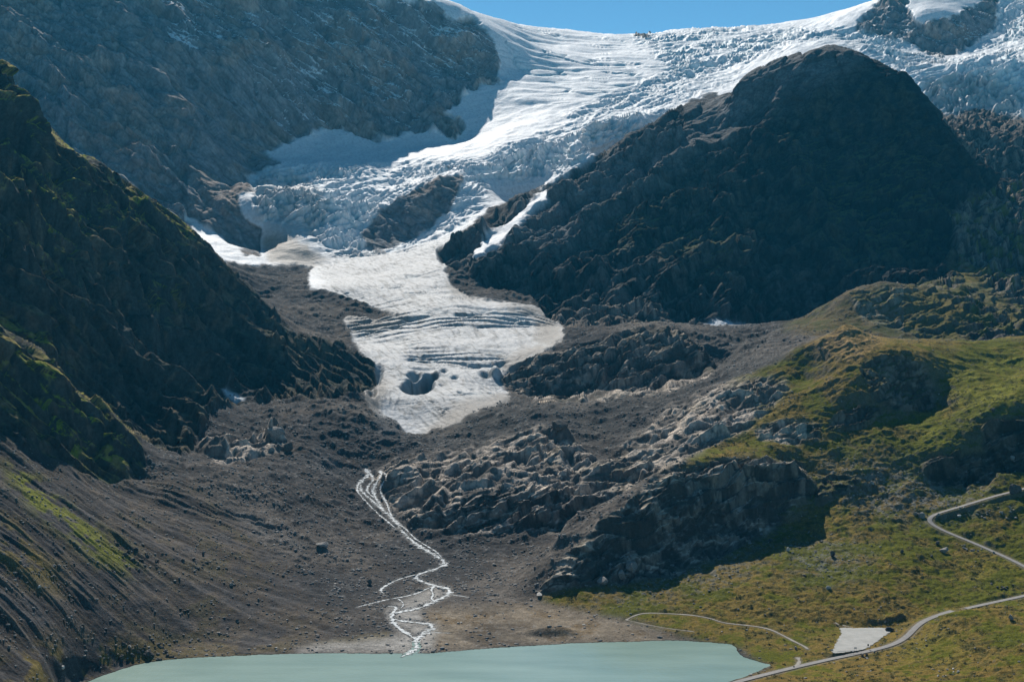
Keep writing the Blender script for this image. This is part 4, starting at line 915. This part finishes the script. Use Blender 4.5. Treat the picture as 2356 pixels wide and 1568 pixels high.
# clusters: stones nobody could tell apart in a heap share a label
rr = random.Random(4)
CL = [((2240,1262),14,6,60,22,'grey stone in the broken heap right of the long tilted slab','stones heaped below the hairpin bend'),
      ((2290,1180),26,6,90,26,'grey stone in the rock pile inside the hairpin bend','stones piled inside the hairpin bend'),
      ((2180,1545),10,6,40,14,'pale stone in the little group below the road at the bottom right','stones below the road at the bottom right'),
      ((330,1500),34,8,120,30,'dark stone in the rubble heap at the left lake shore','stones heaped on the left lake shore'),
      ((2300,1350),9,6,40,10,'dark stone in the row on the grass at the right edge','stones in a row at the right edge'),
      ((320,1290),26,9,110,60,'dark stone in the block field halfway up the left scree','stones of the block field on the left scree')]
for (cc_, n_, sz, sx, sy, lab, grp) in CL:
    base = None
    for q in range(n_):
        c = cc_[0]+rr.gauss(0, sx/2.6); row = cc_[1]+rr.gauss(0, sy/2.6); s_ = sz*rr.uniform(.6, 1.5)
        x, y, z = ground_at(c, row)
        if z < .2: continue
        o = bpy.data.objects.new('boulder', RM[rr.randrange(8)])
        if not o.data.materials: o.data.materials.append(M_BDARK if 'dark' in lab else M_BOULD)
        COL.objects.link(o); o.material_slots[0].link = 'OBJECT'; o.material_slots[0].material = M_BDARK if 'dark' in lab else (M_BPALE if 'pale' in lab else M_BOULD)
        w_ = s_*y/F/2; o.scale = (w_*rr.uniform(.9, 1.4), w_*rr.uniform(.8, 1.2), w_*rr.uniform(.6, .95)); o.location = (x, y, z+w_*.25); o.rotation_euler = (rr.uniform(-.3, .3), rr.uniform(-.3, .3), rr.uniform(0, 6))
        tag(o, lab, 'stone', grp)
# loose rubble that nobody could count
def icos():
    bm = bmesh.new(); bmesh.ops.create_icosphere(bm, subdivisions=1, radius=1)
    v = np.array([x.co[:] for x in bm.verts], np.float32); f = np.array([[a.index for a in q.verts] for q in bm.faces]); bm.free(); return v, f
IV, IF = icos()
def scatter(name, wsel, count, smin, smax, m, power=2.2, seed=1, emb=.12):
    g = np.random.default_rng(seed)
    w_ = wsel.reshape(SH).copy(); w_[:, :5] = 0; w_[:, -5:] = 0; w_[-3:] = 0
    area = (DX*DY).reshape(SH); pr = (w_*area).ravel().astype(np.float64); pr /= pr.sum()
    idx = g.choice(N, size=count, p=pr)
    r_, c_ = idx//nc, idx % nc; r2_ = np.minimum(r_+1, nr-1); c2_ = np.minimum(c_+1, nc-1)
    G = P.reshape(SH+(3,)); a = g.random(count)[:, None]; b_ = g.random(count)[:, None]
    pos = (G[r_, c_]*(1-a)+G[r2_, c_]*a)*(1-b_)+(G[r_, c2_]*(1-a)+G[r2_, c2_]*a)*b_
    sz = smin+(smax-smin)*g.random(count)**(power*2.2)
    pos = pos[:, None, :]
    V_ = IV[None]*(1+g.normal(size=(count, len(IV), 1))*.2)
    ang = g.random(count)*6.28; ca, sa = np.cos(ang), np.sin(ang)
    ax = np.stack([g.uniform(.8, 1.5, count), g.uniform(.6, 1.1, count), g.uniform(.35, .65, count)], 1)*sz[:, None]
    V_ = V_*ax[:, None, :]
    x = V_[..., 0]*ca[:, None]-V_[..., 1]*sa[:, None]; y = V_[..., 0]*sa[:, None]+V_[..., 1]*ca[:, None]
    V_ = np.stack([x, y, V_[..., 2]+emb*sz[:, None]], -1)+pos
    Fq = (IF[None]+np.arange(count)[:, None, None]*len(IV)).reshape(-1, 3)
    return tag(mesh_obj(name, V_.reshape(-1, 3), Fq, [m]), kind='stuff')
M_RUB = land_rub = simple('rubble_stone', (.12, .115, .11), (.40, .38, .35), .12, .95, .3)
vis = (fY < 2400) & (fY > 880)
dry = (SHD > .8) & (PATH_MARK < .15)
for (ln, hw) in path_lines[:0]: pass
inpark = inside(P[:, :2].astype(float), cps)
dry &= ~inpark
scatter('scree_rubble', W[4]*vis*dry*(.25+sstep(0, .5, nB)), 30000, .2, 1.4, M_RUB, seed=2)
scatter('moraine_rubble', W[5]*vis*dry*(1-.85*np.maximum(delta, sand))*(.25+sstep(0, .5, nB))*sstep(2600, 1000, fY), 62000, .2, 1.75, M_RUB, seed=3)
scatter('stream_stones', STRM*(fY < 1600), 5000, .2, 1.1, M_RUB, seed=8)
scatter('outcrop_rubble', W[3]*vis*dry*(nz > .7)*(fY < 1700), 3500, .3, 2.2, M_RUB, seed=4)
scatter('meadow_stones', W[6]*vis*dry*(.03+rock_in*1.5+.25*sstep(.2, .7, nA+nB)), 18000, .18, 1.2, M_RUB, seed=5)
# low alpine shrubs: tussocks of many small leaf faces
def shrub_stuff(count, seed=9):
    g = np.random.default_rng(seed)
    dens = W[6]*vis*dry*sstep(.05, .5, nC+.6*nB-.1)*(1-rock_in*.5)*(fY < 1500)
    pr = (dens*DX*DY).astype(np.float64); pr /= pr.sum(); idx = g.choice(N, size=count, p=pr)
    K = 16; c = P[idx][:, None, :]+np.concatenate([g.normal(size=(count, K, 2))*.75, np.abs(g.normal(size=(count, K, 1)))*.38+.05], 2)
    sz = g.uniform(.18, .5, (count, K, 1, 1)); d = g.normal(size=(count, K, 3, 3)); V_ = c[:, :, None, :]+d*sz*np.array([1, 1, .7])
    V_ = V_.reshape(-1, 3); Fq = np.arange(len(V_)).reshape(-1, 3); return tag(mesh_obj('alpine_shrubs', V_, Fq, [M_SHRUB]), kind='stuff')
M_SHRUB = simple('shrub_leaves', (.03, .055, .014), (.10, .11, .03), .3, .9, .05)
shrub_stuff(16000)

def part(name, bm, m, parent):
    me = bpy.data.meshes.new(name); bm.to_mesh(me); bm.free(); me.materials.append(m); o = bpy.data.objects.new(name, me); COL.objects.link(o); o.parent = parent; return o
def plain(name, col, rough=.5, metal=0):
    m, nt, b = mat(name); geo = nd(nt, 'ShaderNodeNewGeometry'); n1 = nd(nt, 'ShaderNodeTexNoise'); n1.inputs['Scale'].default_value = 3; nt.links.new(geo.outputs['Position'], n1.inputs['Vector'])
    mr = nd(nt, 'ShaderNodeMix', data_type='RGBA'); mr.inputs[6].default_value = (*[c*.85 for c in col], 1); mr.inputs[7].default_value = (*[min(1, c*1.15) for c in col], 1)
    nt.links.new(n1.outputs[0], mr.inputs[0]); nt.links.new(mr.outputs[2], b.inputs['Base Color']); b.inputs['Roughness'].default_value = rough; b.inputs['Metallic'].default_value = metal; return m
def box(bm, x0, x1, y0, y1, z0, z1, bev=0):
    r_ = bmesh.ops.create_cube(bm, size=1); vs = r_['verts']
    for v in vs: v.co = Vec(((x0+x1)/2+v.co.x*(x1-x0), (y0+y1)/2+v.co.y*(y1-y0), (z0+z1)/2+v.co.z*(z1-z0)))
    if bev: bmesh.ops.bevel(bm, geom=list({e for v in vs for e in v.link_edges}), offset=bev, segments=2, affect='EDGES')
# parked car, seen side-on at the far right corner of the car park
PAINT = plain('dark_paint', (.012, .013, .016), .3); GLASS = plain('tinted_glass', (.02, .025, .03), .1); TYRE = plain('rubber', (.015, .015, .015), .9); RIM = plain('rim_metal', (.35, .35, .36), .4, .8); LAMP = plain('lamp_glass', (.5, .5, .5), .2); TAIL = plain('tail_lamp', (.3, .02, .02), .3)
x, y, z = world(2046, 1449, F*(CZ-CPZ)/(1449-HR)); CS = 1.45
car = bpy.data.objects.new('parked_car', None); COL.objects.link(car); car.location = (x, y, CPZ+.03); car.scale = (CS,)*3; car.rotation_euler = (0, 0, math.radians(-6))
tag(car, 'dark estate car parked at the far right corner of the pale gravel car park', 'car')
bm = bmesh.new(); prof_ = [(-2.3,.35),(-2.32,.75),(-2.2,1.0),(-1.95,1.1),(-1.6,1.6),(-1.3,1.68),(.35,1.66),(1.15,1.1),(2.0,.98),(2.3,.8),(2.32,.38),(1.9,.3),(-1.9,.3)]
vsA = [bm.verts.new((a, -.88 if b_ < 1.15 else -.70, b_)) for a, b_ in prof_]; vsB = [bm.verts.new((a, .88 if b_ < 1.15 else .70, b_)) for a, b_ in prof_]
bm.faces.new(vsA); bm.faces.new(vsB[::-1])
for k_ in range(len(prof_)): k2 = (k_+1) % len(prof_); bm.faces.new((vsA[k2], vsA[k_], vsB[k_], vsB[k2]))
bmesh.ops.recalc_face_normals(bm, faces=bm.faces); body = part('body', bm, PAINT, car)
for sgn in (-1, 1):
    bm = bmesh.new(); q = [(-1.72,1.16),(-1.42,1.56),(.28,1.55),(.88,1.16)]; vs_ = [bm.verts.new((a, sgn*(.885 if b_ < 1.3 else .735), b_)) for a, b_ in q]; vs2 = [bm.verts.new((a, sgn*(.86 if b_ < 1.3 else .70), b_)) for a, b_ in q]
    bm.faces.new(vs_); bm.faces.new(vs2[::-1])
    for k_ in range(4): k2 = (k_+1) % 4; bm.faces.new((vs_[k2], vs_[k_], vs2[k_], vs2[k2]))
    bmesh.ops.recalc_face_normals(bm, faces=bm.faces); part('side_window', bm, GLASS, car)
for (xa, za, xb, zb, nm) in ((.42, 1.63, 1.08, 1.17, 'windscreen'), (-1.93, 1.14, -1.63, 1.57, 'rear_window')):
    bm = bmesh.new(); dx_, dz_ = xb-xa, zb-za; n_ = Vec((-dz_, 0, dx_)).normalized(); n_ = n_ if n_.z > 0 else -n_
    p_ = [Vec((xa, -.62, za)), Vec((xa, .62, za)), Vec((xb, .72, zb)), Vec((xb, -.72, zb))]; a_ = [bm.verts.new(v+n_*.015) for v in p_]; b2 = [bm.verts.new(v-n_*.02) for v in p_]
    bm.faces.new(a_); bm.faces.new(b2[::-1])
    for k_ in range(4): k2 = (k_+1) % 4; bm.faces.new((a_[k2], a_[k_], b2[k_], b2[k2]))
    bmesh.ops.recalc_face_normals(bm, faces=bm.faces); part(nm, bm, GLASS, car)
from mathutils import Matrix
for (wx, wy) in ((-1.4, -.82), (1.42, -.82), (-1.4, .82), (1.42, .82)):
    bm = bmesh.new(); bmesh.ops.create_cone(bm, segments=20, radius1=.34, radius2=.34, depth=.24, cap_ends=True, matrix=Matrix.Translation((wx, wy, .34))@Matrix.Rotation(math.pi/2, 4, 'X')); wh = part('wheel', bm, TYRE, car)
    bm = bmesh.new(); bmesh.ops.create_cone(bm, segments=16, radius1=.2, radius2=.17, depth=.27, cap_ends=True, matrix=Matrix.Translation((wx, wy, .34))@Matrix.Rotation(math.pi/2, 4, 'X')); part('rim', bm, RIM, wh)
for sy in (-.6, .6):
    bm = bmesh.new(); box(bm, 2.22, 2.335, sy-.17, sy+.17, .66, .8, .02); part('headlight', bm, LAMP, car)
    bm = bmesh.new(); box(bm, -2.345, -2.24, sy-.12, sy+.12, .72, .9, .02); part('tail_light', bm, TAIL, car)
# sign post on the car park's near edge, seen from behind
DARKM = plain('dark_sign_back', (.03, .045, .04), .6); POST = plain('galvanised_post', (.25, .25, .25), .5, .6); WOOD = plain('weathered_wood', (.34, .31, .27), .9); WHITE = plain('pale_board', (.62, .62, .60), .8)
def cyl(bm, x, y, z0, z1, r_, seg=10): bmesh.ops.create_cone(bm, segments=seg, radius1=r_, radius2=r_, depth=z1-z0, cap_ends=True, matrix=Matrix.Translation((x, y, (z0+z1)/2)))
x, y, z = world(1996.5, 1492, F*(CZ-CPZ)/(1492-HR))
sg = bpy.data.objects.new('sign_post', None); COL.objects.link(sg); sg.location = (x, y, CPZ); tag(sg, 'dark sign on a thin post at the near edge of the gravel car park', 'sign')
bm = bmesh.new(); cyl(bm, 0, 0, 0, 3.7, .07); part('post', bm, POST, sg); bm = bmesh.new(); box(bm, -.55, .55, -.12, -.07, 2.3, 3.8, .03); part('sign_board', bm, DARKM, sg)
x, y, z = ground_at(2028, 1441); 
sg = bpy.data.objects.new('sign_post', None); COL.objects.link(sg); sg.location = (x, y, z); tag(sg, 'dark narrow post standing in the grass just left of the parked car', 'sign')
bm = bmesh.new(); cyl(bm, 0, 0, -.3, 2.6, .08); part('post', bm, POST, sg); bm = bmesh.new(); box(bm, -.5, .5, -.14, -.08, 1.5, 2.7, .03); part('sign_board', bm, DARKM, sg)
x, y, z = world(1953, 1499, F*(CZ-CPZ)/(1499-HR))
br = bpy.data.objects.new('barrier', None); COL.objects.link(br); br.location = (x, y, CPZ+.02); br.rotation_euler = (0, 0, .1); tag(br, 'low pale rail barrier across the near edge of the gravel car park', 'barrier')
for px_ in (-8.5, -3, 2.5, 8):
    bm = bmesh.new(); cyl(bm, px_, 0, 0, 1.15, .09); part('post', bm, WHITE, br)
bm = bmesh.new(); box(bm, -8.7, 8.2, -.13, -.09, .85, 1.1, .02); part('rail', bm, WHITE, br)
for (c, row, l) in ((1914, 1500, 'leftmost'), (1968, 1495, 'other')):
    x, y, z = world(c, row, F*(CZ-CPZ)/(row-HR)); bo = bpy.data.objects.new('information_board', None); COL.objects.link(bo); bo.location = (x, y+1, CPZ+.02)
    tag(bo, 'pale board on two legs by the car park entrance, left of the barrier' if l == 'leftmost' else 'pale board on two legs behind the right end of the barrier', 'board')
    for sx in (-.7, .7):
        bm = bmesh.new(); cyl(bm, sx, 0, 0, 1.9, .06); part('leg', bm, WOOD, bo)
    bm = bmesh.new(); box(bm, -1, 1, -.12, -.07, 1.0, 2.1, .03); part('panel', bm, WHITE, bo)
print('objects', time.time()-T0)

HAZE = 2.1e-5          # scattering per metre of the valley air

# ------------------------------------------------------------------ camera, sun, sky
from mathutils import Vector
cam = bpy.data.cameras.new('camera'); co = bpy.data.objects.new('camera', cam); COL.objects.link(co)
co.location = (0, 0, CZ); co.rotation_euler = (math.pi/2, 0, 0)
cam.sensor_width = 36; cam.lens = F/2355*36; cam.shift_y = -(784-HR)/2355; cam.clip_start = .5; cam.clip_end = 30000
scene.camera = co
w = bpy.data.worlds.new('World'); scene.world = w; w.use_nodes = True
nt = w.node_tree; bg = nt.nodes['Background']; sk = nt.nodes.new('ShaderNodeTexSky'); sk.sky_type = 'NISHITA'; sk.sun_disc = False
sk.sun_elevation = SUN_EL; sk.sun_rotation = -SUN_AZ; sk.altitude = 3000; sk.air_density = 0.5; sk.dust_density = 0.0; sk.ozone_density = 1.0
mxs = nt.nodes.new('ShaderNodeMix'); mxs.data_type = 'RGBA'; mxs.blend_type = 'MULTIPLY'; mxs.inputs[0].default_value = 1; mxs.inputs[7].default_value = (.56, .88, .83, 1)
nt.links.new(sk.outputs[0], mxs.inputs[6]); nt.links.new(mxs.outputs[2], bg.inputs[0]); bg.inputs[1].default_value = .125
sl = bpy.data.lights.new('sun', 'SUN'); so = bpy.data.objects.new('sun', sl); COL.objects.link(so)
sl.energy = 5.0; sl.angle = math.radians(.5); sl.color = (1, .95, .88)
so.rotation_euler = Vector(S).to_track_quat('Z', 'Y').to_euler()
# mountain air
me = bpy.data.meshes.new('haze')
x0, x1, y0, y1, z0, z1 = -4200, 4200, -60, 9400, -60, 2600
zz = float(P[:, 2].min())-5; z0 = min(z0, zz); z1 = max(z1, float(P[:, 2].max())+20)
vs = [(x, y, z_) for z_ in (z0, z1) for y in (y0, y1) for x in (x0, x1)]
me.from_pydata(vs, [], [(0,2,3,1),(4,5,7,6),(0,1,5,4),(2,6,7,3),(0,4,6,2),(1,3,7,5)]); me.update()
ho = bpy.data.objects.new('haze', me); COL.objects.link(ho); tag(ho, kind='stuff')
m = bpy.data.materials.new('mountain_air'); m.use_nodes = True; nt = m.node_tree
nt.nodes.remove(nt.nodes['Principled BSDF']); pv = nt.nodes.new('ShaderNodeVolumePrincipled')
pv.inputs['Color'].default_value = (.05, .50, .90, 1); pv.inputs['Density'].default_value = HAZE; pv.inputs['Anisotropy'].default_value = .25
nt.links.new(pv.outputs[0], nt.nodes['Material Output'].inputs['Volume']); me.materials.append(m)
scene.view_settings.view_transform = 'Standard'; scene.view_settings.look = 'None'; scene.view_settings.gamma = 1
scene.view_settings.exposure = 0.25
print('done', time.time()-T0)
